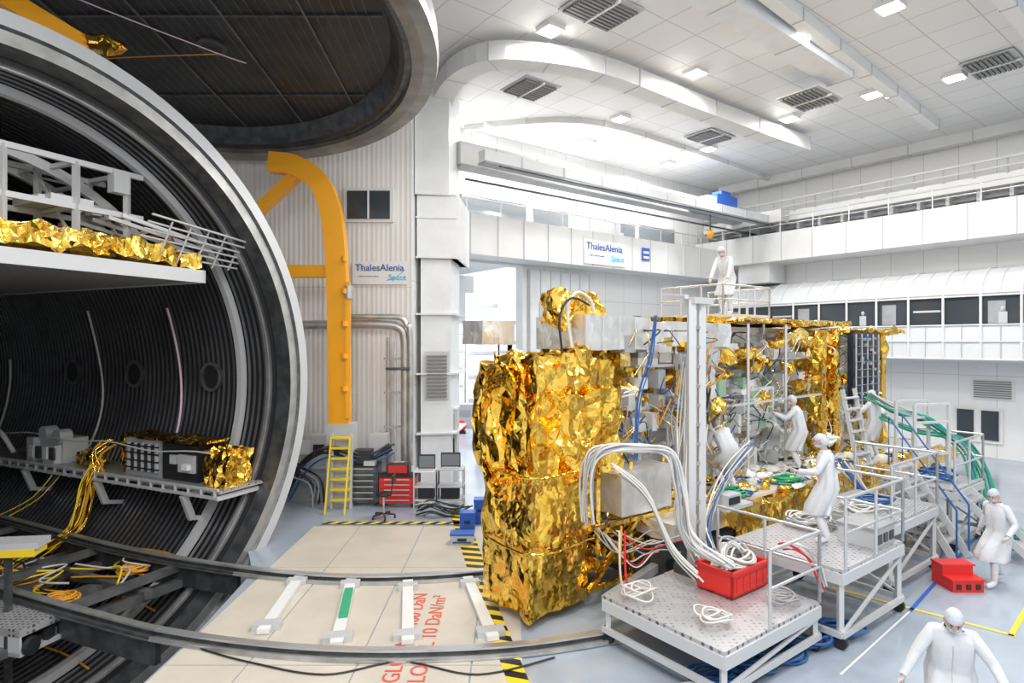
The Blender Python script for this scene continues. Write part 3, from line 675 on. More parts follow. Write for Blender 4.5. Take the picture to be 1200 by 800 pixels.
for zz in (1.2,2.35): m.tube([m.crumple(p,.03,3) for p in smooth([S(-.05,1.25,zz),S(-.05,-.04,zz),S(1.28,-.04,zz)],6)],.018,GOLD,5,smooth=False)
m.build('antenna_tower',sat)
m=MB()
m.foil(S(2.1,.9,2.5),e1*1.1,e2*1.2,Z*1.7,GOLD,.1,.2,1.6)
m.foil(S(3.3,1.3,3.2),e1*1.2,e2*.8,Z*1.0,GOLD,.1,.2,2)
m.foil(S(1.35,.25,4.25),e1*1.65,e2*1.3,Z*.6,SILV,.3,.02,2)
for k in range(5): m.beam(S(1.35+k*.4,.22,4.25),S(1.35+k*.4,.22,4.85),.02,.02,LGREY)
m.foil(S(.1,1.5,4.35),e1*.7,e2*.6,Z*.42,SILV,.2,.03,2)
m.foil(S(1.85,-.1,1.45),e1*1.3,e2*1.0,Z*.75,SILV,.25,.03,2)
m.foil(S(3.0,1.0,1.6),e1*1.0,e2*1.0,Z*.9,SILV,.25,.04,2)
m.foil(S(3.4,.5,4.3),e1*1.5,e2*1.2,Z*.5,SILV,.25,.03,2)
m.foil(S(1.1,.6,4.7),e1*.4,e2*.5,Z*.6,GOLD,.08,.18,2.4); m.foil(S(1.25,.6,5.05),e1*.8,e2*.35,Z*.2,GOLD,.08,.18,2.4); m.foil(S(1.5,.55,4.85),e1*.5,e2*.3,Z*.3,GOLD,.08,.16,2.4)
m.tube(smooth([S(1.0,.2,4.3),S(.9,.2,4.9),S(1.1,.2,5.2),S(1.4,.2,5.1),S(1.5,.2,4.9)]),.03,WCAB,6)
m.tube(smooth([S(.7,.1,4.2),S(.65,.1,4.8),S(.9,.1,5.1),S(1.3,.1,5.0)]),.02,BLACKP,6)
for q in (0,1.4):
    for (p0,z0,p1,z1) in ((1.2,.35,4.6,.35),(1.2,1.35,4.6,1.3),(1.2,.35,2.4,1.35),(2.4,1.35,3.6,.35),(3.6,.35,4.6,1.3)):
        m.beam(S(p0,q,z0),S(p1,q,z1),.07,.07,GOLD2 if q else GOLD)
for p in (1.5,2.3,3.2,4.1):
    m.beam(S(p,.1,.3),S(p,.1,2.3),.06,.06,GOLD); m.beam(S(p,0,.8),S(p,1.4,.8),.05,.05,DSTEEL)
m.foil(S(1.4,.2,.45),e1*1.9,e2*1.0,Z*.4,GOLD,.11,.16,2)
m.foil(S(1.5,.3,1.05),e1*1.5,e2*.9,Z*.25,GOLD,.11,.14,2)
for z in (2.35,3.1,3.9): m.obox(S(3.0,.6,z),e1*2.4,e2*1.6,Z*.05,ALUP)
for p in (3.1,4.2,5.2): m.beam(S(p,.6,1.4),S(p,.6,4.8),.06,.06,ALUP)
for k in range(90):
    p=random.uniform(2.2,5.1); z=random.choice([1.5,2.4,2.75,3.15,3.5,3.95,4.2]); w=random.uniform(.1,.34)
    m.obox(S(p,random.uniform(.2,.9),z),e1*w,e2*.3,Z*random.uniform(.1,.38),random.choice([SILV,WHITE,GOLD,GREYP,LGREY,WHITE2,GOLD2,SILV]))
for k in range(20): m.blob(S(random.uniform(2.0,5.2),random.uniform(.2,.8),random.uniform(1.5,4.3)),(random.uniform(.1,.22),.12,random.uniform(.08,.22)),random.choice([GOLD,SILV,GOLD,GOLD2]),.14,12,8)
for k in range(60):
    p=random.uniform(2.0,5.2); z=random.uniform(1.4,4.4); pts=[S(p,.2,z)]
    for _ in range(4): p+=random.uniform(-.35,.35); z+=random.uniform(-.5,.5); pts.append(S(p,random.uniform(.0,.5),max(1.3,min(4.6,z))))
    m.tube(smooth(pts,5),random.choice([.01,.016,.02]),random.choice([WCAB,GCAB,GCAB,OCAB,GOLD2,BLACKP,SILV,BLUEC]),5)
m.build('antenna_farm',sat)
m=MB()
m.obox(S(5.4,1.4,1.35),e1*9,e2*2.1,Z*3.4,WHITE2)
m.foil(S(5.4,.9,4.84),e1*7.2,e2*2.7,Z*.12,GOLD,.2,.07,1.4)
m.foil(S(6.2,.5,4.86),e1*3.0,e2*.5,Z*.06,GOLD,.12,.1,1.4)
m.foil(S(12.4,.4,4.66),e1*2.6,e2*1.4,Z*.08,GOLD,.12,.14,2)
m.foil(S(5.1,.3,4.3),e1*.5,e2*.9,Z*.5,SILV,.12,.08,2)
for (p,w,q,mt) in ((5.4,.15,.6,SILV),(10.0,.28,.5,GOLD),(10.75,.3,.55,GOLD),(13.6,.3,.5,GOLD)):
    m.foil(S(p,q,1.4),e1*w,e2*.85,Z*3.3,mt,.1,.1,2)
m.foil(S(5.7,.7,4.0),e1*1.6,e2*.5,Z*.22,GOLD,.09,.18,2)
m.foil(S(7.0,.7,3.75),e1*1.0,e2*.4,Z*.18,GOLD,.09,.18,2)
m.foil(S(9.0,.6,3.3),e1*1.4,e2*.5,Z*.15,GOLD,.09,.2,2)
m.foil(S(8.8,.7,4.4),e1*2.0,e2*.4,Z*.2,GOLD2,.09,.18,2)
m.obox(S(7.0,.85,2.35),e1*1.3,e2*.5,Z*.95,WHITE2); m.obox(S(8.6,.85,1.5),e1*1.0,e2*.5,Z*.7,WHITE); m.obox(S(5.8,.8,1.5),e1*.9,e2*.5,Z*.7,LGREY)
for i in range(6):
    for j in range(4): m.obox(S(7.05+i*.2,.82,2.42+j*.22),e1*.14,e2*.04,Z*.15,random.choice([PCB,PCB,GREYP,ALUP,WHITE]))
for i in range(4):
    for j in range(3): m.obox(S(8.65+i*.23,.82,1.56+j*.21),e1*.16,e2*.04,Z*.14,random.choice([PCB,LGREY,ALUP,GREYP]))
m.obox(S(11.4,.35,2.7),e1*1.5,e2*.15,Z*1.95,SOLAR)
for k in range(5): m.beam(S(11.45+k*.35,.3,2.7),S(11.45+k*.35,.3,4.6),.03,.03,LGREY)
for k in range(9): m.beam(S(11.4,.28,2.8+k*.21),S(12.9,.28,2.8+k*.21),.02,.015,GREYP)
for k in range(24): m.obox(S(11.5+random.random()*1.2,.28,2.75+random.random()*1.8),e1*.09,e2*.06,Z*.07,random.choice([BLUE,LGREY,GREYP,BLACKP]))
for i in range(34):
    for j in range(14):
        p=5.55+i*.24; z=1.45+j*.235
        if 11.3<p<13: continue
        if random.random()<.85:
            mt=random.choice([PCB,PCB,ALUP,WHITE,WHITE,LGREY,SILV,WHITE,GREYP,WHITE2,SILV,WHITE2])
            w=random.uniform(.08,.22); h=random.uniform(.08,.2); d=random.uniform(.04,.3)
            m.obox(S(p,1.4-d,z),e1*w,e2*d,Z*h,mt)
            if random.random()<.5: m.obox(S(p+w*.2,1.4-d-.03,z+h*.2),e1*w*.5,e2*.03,Z*h*.5,random.choice([DSTEEL,WHITE,OCAB,PCB,GREYP]))
for z in (2.3,3.15,3.95): m.obox(S(5.5,.95,z),e1*5.6,e2*.45,Z*.03,WHITE2)
for k in range(80):
    p=random.uniform(5.5,11.2); z=random.choice([1.45,2.33,3.18,3.98]); w=random.uniform(.08,.34)
    m.obox(S(p,random.uniform(.7,1.0),z),e1*w,e2*.25,Z*random.uniform(.08,.45),random.choice([SILV,WHITE,GREYP,LGREY,PCB,WHITE2,WHITE,ALUP]))
for k in range(150):
    p=random.uniform(5.4,13.4); z=random.uniform(1.5,4.4); q=random.uniform(.6,1.0)
    pts=[S(p,q,z)]
    for _ in range(4):
        p+=random.uniform(-.5,.5); z+=random.uniform(-.4,.4); z=max(1.45,min(4.6,z)); pts.append(S(p,q+random.uniform(-.15,.15),z))
    m.tube(smooth(pts,5),random.choice([.008,.011,.015]),random.choice([WCAB,WCAB,GCAB,OCAB,GOLD2,BLACKP,ALUP,SILV,BLUEC]),5)
for k in range(34):
    m.blob(S(random.uniform(5.5,13.8),random.uniform(.5,1.1),random.uniform(1.5,4.4)),(random.uniform(.08,.2),random.uniform(.08,.14),random.uniform(.06,.18)),random.choice([GOLD,GOLD,SILV,SILV,GOLD2]),.15,12,8)
for p in (6.6,8.2): m.beam(S(p,.5,1.4),S(p,.5,4.8),.05,.05,ALUP)
m.beam(S(5.4,.5,3.0),S(9.9,.5,3.05),.05,.05,ALUP)
m.foil(S(4.0,-.85,1.02),e1*11.2,e2*2.2,Z*.33,GOLD,.14,.08,1.6)
m.obox(S(4.2,-.55,1.34),e1*10.8,e2*1.8,Z*.06,LGREY)
m.foil(S(2.6,-.6,1.0),e1*1.6,e2*1.8,Z*.3,SILV,.2,.04,1.6)
for k in range(90):
    m.blob(S(random.uniform(4.2,13),random.uniform(-.7,.8),1.44),(random.uniform(.08,.24),random.uniform(.08,.2),random.uniform(.04,.13)),random.choice([GOLD,SILV,WCAB,BLACKP,GOLD2,WHITE,GOLD]),.08,10,6)
for k in range(24):
    coil(m,S(random.uniform(4.5,12),random.uniform(-.5,.6),1.42),random.uniform(.12,.25),3,.013,random.choice([WCAB,BLUEC,GCAB,OCAB]))
coil(m,S(4.6,-.3,1.42),.3,7,.018,GREEN,.02,.7,.05); coil(m,S(6.6,-.4,1.42),.28,7,.018,GREEN,.02,.7,.05)
m.build('payload_body',sat)
m=MB()
m.obox(S(2.4,-.5,.35),e1*12.3,e2*.25,Z*.6,DSTEEL); m.obox(S(1.3,1.6,.35),e1*13.4,e2*.25,Z*.6,DSTEEL)
m.obox(S(3.4,-.5,.85),e1*11.3,e2*2.3,Z*.12,BLACKP)
for p in (2.5,5,8,11,14): m.obox(S(p,-.5,.2),e1*.25,e2*2.3,Z*.5,DSTEEL)
m.beam(S(1.2,-.35,.3),S(2.6,-.35,.6),.14,.14,GREYP)
for p in (2.6,4.6,8,11,14):
    for q in (-.4,1.7): m.cyl(S(p,q-.06,.2),S(p,q+.06,.2),.2,BLACKP,16); m.obox(S(p-.15,q-.12,.2),e1*.3,e2*.24,Z*.3,YEL)
m.foil(S(4.6,-.62,.55),e1*8,e2*.12,Z*.45,GOLD,.16,.1,2)
m.build('transport_trolley')
m=MB()
for k_ in (0,.26): m.beam(S(2.32+k_,-1.15,.7),S(2.32+k_,-1.15,5.05),.11,.11,ALUP)
for k in range(14): m.beam(S(2.32,-1.15,.9+k*.31),S(2.58,-1.15,.9+k*.31),.05,.05,STEEL)
m.obox(S(2.27,-1.25,5.0),e1*.5,e2*.3,Z*.1,ALUP); m.beam(S(2.2,-1.15,5.1),S(3.8,.6,5.3),.06,.06,ALUP)
m.obox(S(2.2,-1.35,.7),e1*.5,e2*.45,Z*.15,DSTEEL)
m.beam(S(3.15,-.6,1.4),S(3.15,-.6,5.0),.07,.07,STEEL); m.beam(S(2.5,-1.1,4.6),S(3.15,-.6,4.6),.05,.05,ALUP); m.beam(S(2.5,-1.1,3.0),S(3.15,-.6,3.0),.05,.05,ALUP)
m.build('support_mast')
m=MB()
m.obox(S(6.7,1.2,4.98),e1*2.0,e2*1.8,Z*.08,ALUP)
def rail(mb,pts,h,mt=ALU,r=.024,mid=True,step=1.0):
    pts=[V(p) for p in pts]
    for a,b in zip(pts[:-1],pts[1:]):
        N=max(1,round((b-a).length/step))
        for k in range(N+1): q=a+(b-a)*k/N; mb.cyl(q,q+Z*h,r,mt,8)
        mb.tube([a+Z*h,b+Z*h],r,mt,8)
        if mid: mb.tube([a+Z*h*.5,b+Z*h*.5],r*.9,mt,8)
rail(m,[S(6.7,3.0,5.05),S(6.7,1.2,5.05),S(8.7,1.2,5.05),S(8.7,3,5.05)],.7,step=.6)
for q in (1.3,2.9):
    for p in (6.8,8.6): m.cyl(S(p,q,4.6),S(p,q,5),.04,ALU,8)
m.build('service_platform')
def platform(p0,p1,q0,q1,z,rails,steps=None):
    m=MB(); m.obox(S(p0,q0,z-.05),e1*(p1-p0),e2*(q1-q0),Z*.05,CHECK)
    for (a,b) in (((p0,q0),(p1,q0)),((p1,q0),(p1,q1)),((p1,q1),(p0,q1)),((p0,q1),(p0,q0))):
        m.beam(S(*a,z-.13),S(*b,z-.13),.06,.16,ALUP); m.beam(S(*a,.22),S(*b,.22),.06,.08,ALUP)
    for p in (p0+.05,p1-.05):
        for q in (q0+.05,q1-.05):
            m.beam(S(p,q,.2),S(p,q,z-.05),.07,.07,ALUP); m.cyl(S(p-.03,q,.1),S(p+.03,q,.1),.1,BLACKP,14)
    m.beam(S(p0,q0,.25),S(p1,q0,z-.2),.04,.04,ALUP); m.beam(S(p1,q0,.25),S(p1,q1,z-.2),.04,.04,ALUP)
    for r in rails: rail(m,[S(*x,z) for x in r],1.0,step=.9)
    if steps:
        sp,sq,dp2,dq2,n=steps
        for k in range(n):
            zz=z*(k+1)/(n+1); m.obox(S(sp+dp2*(n-k)*.26,sq+dq2*(n-k)*.26,zz),e1*(.7 if dq2 else .25),e2*(.25 if dq2 else .7),Z*.04,CHECK)
        for off in (0,.7):
            o=(off,0) if dq2 else (0,off)
            m.beam(S(sp+o[0],sq+o[1],z-.1),S(sp+o[0]+dp2*(n+1)*.26,sq+o[1]+dq2*(n+1)*.26,.05),.04,.14,ALUP)
    return m.build('access_platform')
platform(.65,2.95,-2.85,-.85,.7,[[(1.65,-2.85),(2.95,-2.85),(2.95,-1.2)]])
platform(3.2,5.3,-3.05,-1.3,1.15,[[(3.3,-3.05),(5.3,-3.05),(5.3,-1.9)]])
platform(5.8,7.9,-2.7,-1.2,1.25,[[(5.8,-2.7),(7.9,-2.7),(7.9,-1.2)]],(7.9,-2.4,1,0,4))
platform(9.2,11.0,-2.6,-1.2,1.3,[[(9.2,-2.6),(11,-2.6),(11,-1.2)]],(9.4,-2.6,0,-1,4))
m=MB()
for k in range(6): m.obox(S(8.3+k*.02,-1.9-k*.16,1.7-k*.27),e1*.7,e2*.22,Z*.04,CHECK)
for p in (8.3,9.0): m.beam(S(p,-1.8,1.8),S(p,-2.9,.05),.05,.14,ALUP); m.tube([S(p,-2.9,.1),S(p,-2.9,1.1),S(p,-1.7,2.8),S(p,-1.7,1.8)],.02,BLUEC,8)
m.build('access_stairs')
m=MB()
for p in (8.6,9.2): m.beam(S(p,-1.0,1.35),S(p+.05,-.6,3.3),.05,.08,ALUP)
for k in range(7): m.beam(S(8.6,-.97+.05*k,1.6+.25*k),S(9.22,-.97+.05*k,1.6+.25*k),.12,.03,ALUP)
m.build('aluminium_ladder')
hs=MB()
bundle(hs,[atY(690,612,9.3),atY(688,560,9.2),atY(700,530,9.1),atY(745,524,9.0),atY(785,532,8.9),atY(798,575,8.9),atY(808,630,8.8),atY(855,662,8.5)],13,.07,.018,[WCAB,WCAB,GCAB,ALUP],8,7)
bundle(hs,[atY(720,545,9.1),atY(760,580,9.0),atY(790,640,8.9),atY(820,675,8.6)],8,.06,.015,[WCAB,GCAB,WCAB])
bundle(hs,[atY(730,620,9.1),atY(730,680,9.0),atY(745,705,8.9)],3,.05,.018,[RED,WCAB,OCAB])
bundle(hs,[S(1.3,-.3,1.3),S(1.7,-.5,.95),S(2.2,-.6,1.05),S(2.8,-.5,.8)],9,.2,.012,[RED,WCAB,WCAB,GCAB,WCAB])
bundle(hs,[atY(768,370,9.9),atY(762,420,9.8),atY(748,470,9.7),atY(745,540,9.6)],3,.03,.012,[BLUEC,BLUE])
bundle(hs,[atY(806,420,10.6),atY(803,500,10.6),atY(800,560,10.2),atY(800,610,9.7),atY(822,655,9.2)],12,.12,.015,[WCAB,SILV,WCAB,GCAB])
bundle(hs,[atY(880,520,11.5),atY(850,560,10.8),atY(830,610,9.9),atY(835,655,9.2)],8,.12,.013,[WCAB,SILV,BLUEC,GCAB])
bundle(hs,[atY(915,640,8.6),atY(930,640,8.5),atY(950,655,8.6),atY(965,690,8.6)],5,.05,.016,[WCAB,RED,WCAB])
hs.build('hose_bundle')
hs=MB()
bundle(hs,[S(10.8,-.3,3.0),S(10.7,-.9,2.7),S(10.8,-1.6,2.5),S(11.0,-2.2,1.9),S(10.9,-2.4,1.4),S(10.6,-2.6,.6)],8,.12,.024,[TEAL,TEAL,GREEN,GCAB],8,7)
bundle(hs,[S(10.9,-.3,2.6),S(11.0,-1.2,2.2),S(11.6,-2.0,2.0),S(11.9,-2.4,1.2),S(11.6,-2.6,.3)],6,.08,.024,[TEAL,GREEN],8,7)
bundle(hs,[S(8.2,-.8,1.7),S(8.2,-1.2,1.2),S(8.3,-1.5,.8),S(8.2,-1.5,.2)],8,.12,.022,[BLUEC,WCAB,BLUEC])
coil(hs,S(11.0,-2.9,.03),.35,8,.025,TEAL); coil(hs,S(6.9,-2.0,1.27),.3,6,.02,BLUEC); coil(hs,S(10.0,-1.9,1.32),.4,6,.02,BLUEC,.1)
hs.build('coolant_hose')
bc=MB()
for px,py,R in ((860,785,.36),(905,772,.4),(975,740,.34),(945,752,.36),(838,800,.3),(880,780,.3)): coil(bc,atZ(px,py,.03),R,5,.022,BLUEC,.04,.6)
bc.build('blue_cable_coil')
m=MB()
cw=.9; co_=S(1.98,-2.1,.72)
for (o,ax,ay,az) in ((co_,e1*cw,e2*.6,Z*.03),(co_,e1*cw,e2*.03,Z*.36),(co_+e2*.57,e1*cw,e2*.03,Z*.36),(co_,e1*.03,e2*.6,Z*.36),(co_+e1*(cw-.03),e1*.03,e2*.6,Z*.36)): m.obox(o,ax,ay,az,RED)
m.obox(co_+V((0,0,.33))-e1*.03-e2*.03,e1*(cw+.06),e2*.05,Z*.05,RED); m.obox(co_+V((0,0,.33))-e1*.03+e2*.57,e1*(cw+.06),e2*.05,Z*.05,RED); m.obox(co_+V((0,0,.33))-e1*.03,e1*.05,e2*.6,Z*.05,RED); m.obox(co_+V((0,0,.33))+e1*(cw-.02),e1*.05,e2*.6,Z*.05,RED)
for k in range(5): m.obox(co_+e1*(.1+k*.17)-e2*.01+Z*.05,e1*.1,e2*.02,Z*.22,RED)
for k in range(4): coil(m,co_+e1*.45+e2*.3+Z*(.2+k*.07),.26,3,.02,WCAB,.08,.8,.08)
bundle(m,[co_+e1*.15+e2*.2+Z*.35,co_+e1*.3+e2*.3+Z*.6,co_+e1*.6+e2*.3+Z*.6,co_+e1*.8+e2*.2+Z*.33],12,.09,.018,[WCAB,GCAB,WCAB],6,7)
m.build('red_hose_crate')
m=MB(); coil(m,S(1.2,-2.3,.75),.2,5,.014,WCAB,.06); coil(m,S(2.5,-2.6,.75),.18,5,.013,GCAB,.05); coil(m,S(.4,-2.4,.03),.2,6,.014,GCAB,.05); coil(m,S(1.0,-1.3,.75),.2,5,.014,WCAB,.08)
for k in range(6): coil(m,S(4.9,-1.7,1.17),.34,2,.018,WCAB if k%2 else GCAB,.12); coil(m,S(6.3,-2.0,1.27),.3,1,.016,WCAB,.1)
m.build('white_cable_coil')
m=MB(); m.obox(S(4.5,-2.95,1.15),e1*.75,e2*.55,Z*.3,LGREY); m.obox(S(4.47,-2.98,1.43),e1*.81,e2*.61,Z*.04,GREYP)
for k in range(3): m.obox(S(4.6+k*.22,-2.97,1.2),e1*.14,e2*.03,Z*.14,DSTEEL)
m.build('power_supply_unit')
m=MB(); m.obox(S(3.6,-.95,1.42),e1*.8,e2*.3,Z*.06,ALUP); m.obox(S(3.7,-.9,1.48),e1*.4,e2*.25,Z*.2,LGREY); m.obox(S(3.72,-.93,1.52),e1*.3,e2*.03,Z*.12,BLACKP); m.build('test_equipment_rack')
m=MB(); c=atZ(1127,690,0)
for (z,y0,h) in ((0,0,.2),(.2,.25,.18)):
    m.obox(c+V((-.27,y0-.16,z)),V((.54,0,0)),V((0,.54-y0,0)),Z*h,RED); m.obox(c+V((-.30,y0-.18,z+h)),V((.60,0,0)),V((0,.3,0)),Z*.03,RED)
for k in range(3): m.box(c+V((-.17+.17*k,-.165,.1)),(.08,.02,.09),BLACKP)
m.build('red_step_stool')
m=MB()
for x,y in ((8.9,13.2),(9.8,13.4),(9.0,14.0),(9.9,14.2)): m.beam((x,y,0),(x,y,3.0),.06,.06,ALUP)
for z in (.5,1.2,1.9,2.6,3.0): m.beam((8.9,13.2,z),(9.8,13.4,z),.05,.05,ALUP); m.beam((9.0,14,z),(9.9,14.2,z),.05,.05,ALUP)
m.obox((8.9,13.2,1.2),(.9,.2,0),(.1,.8,0),Z*.04,CHECK); m.build('scaffold_stand')
# ------------------------------------------------------------------ people
def ik(a,b,l1,l2,bend):
    a,b=V(a),V(b); d=b-a; L=d.length
    if L>(l1+l2)*.995: b=a+d.normalized()*(l1+l2)*.995; d=b-a; L=d.length
    x=(l1*l1-l2*l2+L*L)/(2*L); h=math.sqrt(max(0,l1*l1-x*x)); dn=d.normalized(); bv=V(bend); bv=bv-dn*bv.dot(dn); bv.normalize()
    return a+dn*x+bv*h,b
def skinobj(name,verts,edges,rad,mt,parent,sub=2):
    me=bpy.data.meshes.new(name); me.from_pydata([tuple(v) for v in verts],edges,[]); me.materials.append(mt)
    ob=bpy.data.objects.new(name,me); scene.collection.objects.link(ob)
    ob.modifiers.new('skin','SKIN')
    for i,r in enumerate(rad):
        sv=me.skin_vertices[0].data[i]; sv.radius=r if isinstance(r,tuple) else (r,r); sv.use_root=(i==0)
    ob.modifiers['skin'].use_smooth_shade=True
    s=ob.modifiers.new('sub','SUBSURF'); s.levels=sub; s.render_levels=sub
    ob.parent=parent
    return ob
def hand(parent,wr,d,nrm,side,curl,mt,name):
    d=V(d).normalized(); nrm=V(nrm); nrm=(nrm-d*nrm.dot(d)).normalized(); s=d.cross(nrm)*side
    vs=[V(wr)-d*.02,V(wr)+d*.03,V(wr)+d*.065]; es=[(0,1),(1,2)]; rad=[(.026,.02),(.032,.018),(.034,.016)]
    for i in range(4):
        p=V(wr)+d*.09+s*(i-1.5)*.021; L=(.92,1.05,1.0,.8)[i]; ang=0
        vs.append(p); es.append((2,len(vs)-1)); rad.append(.0105); prev=len(vs)-1
        for j,ln in enumerate((.04,.027,.02)):
            ang+=curl*(.6,1,.8)[j]; p=p+(d*math.cos(ang)+nrm*math.sin(ang))*ln*L; vs.append(p); es.append((prev,len(vs)-1)); rad.append((.0095,.0088,.0078)[j]); prev=len(vs)-1
    p=V(wr)+d*.035-s*.032; vs.append(p); es.append((1,len(vs)-1)); rad.append(.0125); prev=len(vs)-1
    for j,ln in enumerate((.035,.028)):
        p=p+(d*.75-s*(.6-.3*j)+nrm*.35).normalized()*ln; vs.append(p); es.append((prev,len(vs)-1)); rad.append((.0105,.009)[j]); prev=len(vs)-1
    skinobj(name,vs,es,rad,mt,parent,1)
def person(loc,yaw,lean=0,wl=None,wr=None,al=None,ar=None,hyaw=0,hpitch=0,crouch=0,sc=1.0,logo=False,hem=.52,glove=GLOVE):
    P=empty('technician',tuple(loc)); P.rotation_euler=(0,0,yaw); P.scale=(sc,sc,sc)
    pz=.93-crouch; pel=V((0,0,pz)); Rl=Matrix.Rotation(-lean,3,'X')
    def U(x,y,z): return pel+Rl@V((x,y,z-.93))
    sp,chs,nk,hd=U(0,0,1.13),U(0,0,1.33),U(0,0,1.47),U(0,.015,1.52)
    hdc=hd+Matrix.Rotation(-lean*.5-hpitch,3,'X')@V((0,.02,.115))
    L={}
    for sd,tg in ((-1,wl),(1,wr)):
        sh=U(sd*.175,0,1.41)
        t=V(tg) if tg else sh+V((sd*.07,.1,-.5))
        el,t=ik(sh,t,.29,.26,V((sd*.5,-.8,-.5))); L[sd]=(sh,el,t)
    G={}
    for sd,tg in ((-1,al),(1,ar)):
        hp=pel+V((sd*.09,0,-.04)); t=V(tg) if tg else V((sd*.11,0,.09)); kn,t=ik(hp,t,.44,.42,V((sd*.1,1,0))); G[sd]=(hp,kn,t)
    vs=[pel,sp,chs,nk]; es=[(0,1),(1,2),(2,3)]; rad=[(.135,.11),(.13,.105),(.15,.115),(.06,.06)]
    for sd in (-1,1):
        b=len(vs); sh,el,t=L[sd]; vs+=[sh,sh.lerp(el,.5),el,el.lerp(t,.5),t]; es+=[(2,b),(b,b+1),(b+1,b+2),(b+2,b+3),(b+3,b+4)]; rad+=[.08,.068,.058,.052,.042]
        b=len(vs); hp,kn,t=G[sd]; fd=(V((0,1,0)))
        vs+=[hp,hp.lerp(kn,.5),kn,kn.lerp(t,.5),t,t+fd*.1+Z*-.035,t+fd*.19+Z*-.045]; es+=[(0,b)]+[(b+i,b+i+1) for i in range(6)]; rad+=[.105,.095,.07,.065,.052,(.05,.04),(.042,.03)]
    skinobj('body',vs,es,rad,COAT,P)
    m=MB(); km=(G[-1][1]+G[1][1])/2; kd=abs(G[-1][1].y-G[1][1].y)/2
    low=V((km.x,km.y,max(hem,min(pz-.12,km.z+.02))))
    rings=[(nk+(nk-chs)*.25,.075,.07),(nk,.09,.08),(U(0,0,1.44),.17,.10),(U(0,0,1.36),.205,.135),(U(0,.01,1.2),.2,.145),(U(0,0,1.05),.19,.14),(pel,.215,.165),(pel.lerp(low,.5),.225,.175+kd*.5),(low,.24,.19+kd),(low-Z*.03,.235,.185+kd)]
    vs=[];fs=[];K=40
    for i,(c,rx,ry) in enumerate(rings):
        tn=((rings[min(i+1,len(rings)-1)][0])-(rings[max(i-1,0)][0])); tn=-tn.normalized(); x=V((1,0,0)); y=tn.cross(x).normalized()
        if y.y<0: y=-y
        for k in range(K):
            a=2*math.pi*k/K; f=1+(.08*math.sin(5*a+i*.6)+.05*math.sin(9*a+i*.8))*min(1,i/5)
            vs.append(c+x*math.cos(a)*rx*f+y*math.sin(a)*ry*f)
    for i in range(len(rings)-1):
        for k in range(K): fs.append((i*K+k,i*K+(k+1)%K,(i+1)*K+(k+1)%K,(i+1)*K+k))
    m.add(vs,fs,COAT,True)
    for i in range(3,8):
        a=vs[i*K+K//4]; b=vs[(i+1)*K+K//4]; m.tube([a,b],.006,LGREY,5)
    m.tube([vs[1*K+k] for k in range(K)],.012,COAT,6,closed=True)
    if logo:
        c=U(.0,-.15,1.3); bk=Rl@V((0,-1,0))
        m.lathe(c,bk,V((1,0,0)),Rl@Z,[(0,.09),(.012,.09),(.012,.05),(.012,.001)],[NAVY,NAVY,NAVY],n=20)
    for sd in (-1,1):
        sh,el,t=L[sd]; d=(t-el).normalized(); m.tube([t-d*.05,t+d*.008],.044,COAT,12)
    m.build('coat',P)
    m=MB(); Rh=(Matrix.Rotation(hyaw,3,'Z')@Matrix.Rotation(-lean*.5-hpitch,3,'X'))
    def fn(p,d):
        q=p.copy()
        if d.z<0: q.x*=1-.22*abs(d.z)**1.2; q.y+=.012*(-d.z)
        if d.y>.75 and abs(d.x)<.25 and -.45<d.z<.25: q.y+=.018*(1-abs(d.x)*4)*(1-abs(d.z+.15)*2)
        if d.y>.6 and .02<d.z<.2 and .15<abs(d.x)<.55: q.y-=.006
        return q
    m.ell((0,0,0),(.077,.096,.118),SKIN,28,20,fn=fn)
    m.ell((0,-.008,.012),(.086,.103,.122),CAP,28,10,v0=0,v1=.42,fn=lambda p,d:p*(1+.03*math.sin(14*math.atan2(d.y,d.x))*(1-abs(d.z))))
    m.ell((0,-.035,.0),(.084,.078,.10),CAP,20,12)
    m.ell((0,.025,-.05),(.066,.084,.05),MASK,20,10)
    for sd in (-1,1):
        m.ell((sd*.03,.083,.006),(.015,.010,.008),WHITE,10,6); m.ell((sd*.03,.091,.006),(.007,.005,.007),EYE,8,6)
        m.ell((sd*.031,.088,.024),(.018,.007,.004),EYE,8,5); m.ell((sd*.078,.0,-.005),(.012,.02,.032),SKIN,10,8)
        m.tube([(sd*.06,.06,-.035),(sd*.078,.01,.005)],.003,WHITE,4)
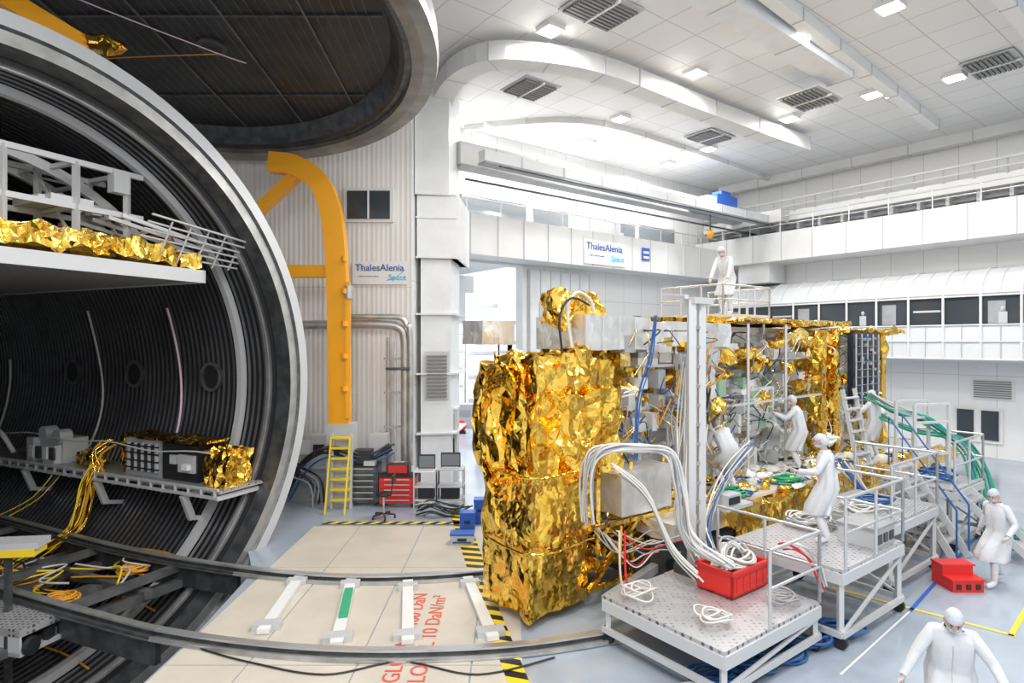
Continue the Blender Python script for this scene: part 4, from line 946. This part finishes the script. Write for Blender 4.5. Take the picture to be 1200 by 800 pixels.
    m.ell((0,.104,-.018),(.013,.014,.02),SKIN,10,8)
    ho=m.build('head',P); ho.matrix_basis=frame(hdc,Rh.col[0],Rh.col[1],Rh.col[2])
    m=MB(); m.tube([nk-(nk-chs)*.3,hdc-(hdc-nk)*.25],.056,SKIN,14); m.build('neck',P)
    for o in P.children: o.matrix_parent_inverse=Matrix()
    for sd in (-1,1):
        sh,el,t=L[sd]; d=t-el; hand(P,t,d,V((-sd,.3,.1)),sd,.45,glove,'hand_left' if sd<0 else 'hand_right')
    return P
PI=math.pi
person(S(7.7,1.75,5.06),PI*.75,lean=.42,wl=(-.22,.45,.85),wr=(.2,.48,.9),hpitch=.2)
person(S(4.25,-2.35,1.15),math.radians(62),lean=.06,wl=(-.2,.4,1.15),wr=(.22,.32,1.05),hpitch=.25,logo=True,hem=.4)
person((8.8,10.8,0),math.radians(105),lean=.08,wl=(-.34,.25,1.0),wr=(.36,-.05,.95),al=(-.1,.24,.1),ar=(.1,-.22,.12),hpitch=.3,hyaw=.2)
person((4.62,6.3,0),math.radians(150),lean=.32,wl=(-.42,.38,1.0),wr=(.46,.3,.85),al=(-.14,.15,.09),ar=(.14,-.1,.09),hpitch=.4)
person(S(8.1,.1,1.4),math.radians(60),lean=.2,wl=(-.15,.5,1.3),wr=(.2,.48,1.25),hpitch=.1,hem=.5)
person(S(5.0,-.1,1.4),math.radians(20),lean=.7,crouch=.12,wl=(-.2,.6,.75),wr=(.2,.6,.7),hpitch=.1)
person(S(10.9,-.4,1.4),math.radians(30),lean=.1,wl=(-.2,.45,1.25),wr=(.2,.45,1.3),hpitch=.0)
person((-1.35,24.8,0),math.radians(-40),lean=.05)
# ------------------------------------------------------------------ camera
cam=bpy.data.cameras.new('camera'); co=bpy.data.objects.new('camera',cam); scene.collection.objects.link(co)
co.location=(0,0,H); co.rotation_euler=(math.pi/2,0,0); cam.lens=21; cam.sensor_width=36; cam.clip_end=300
scene.camera=co
scene.view_settings.view_transform='Standard'
scene.view_settings.exposure=.24
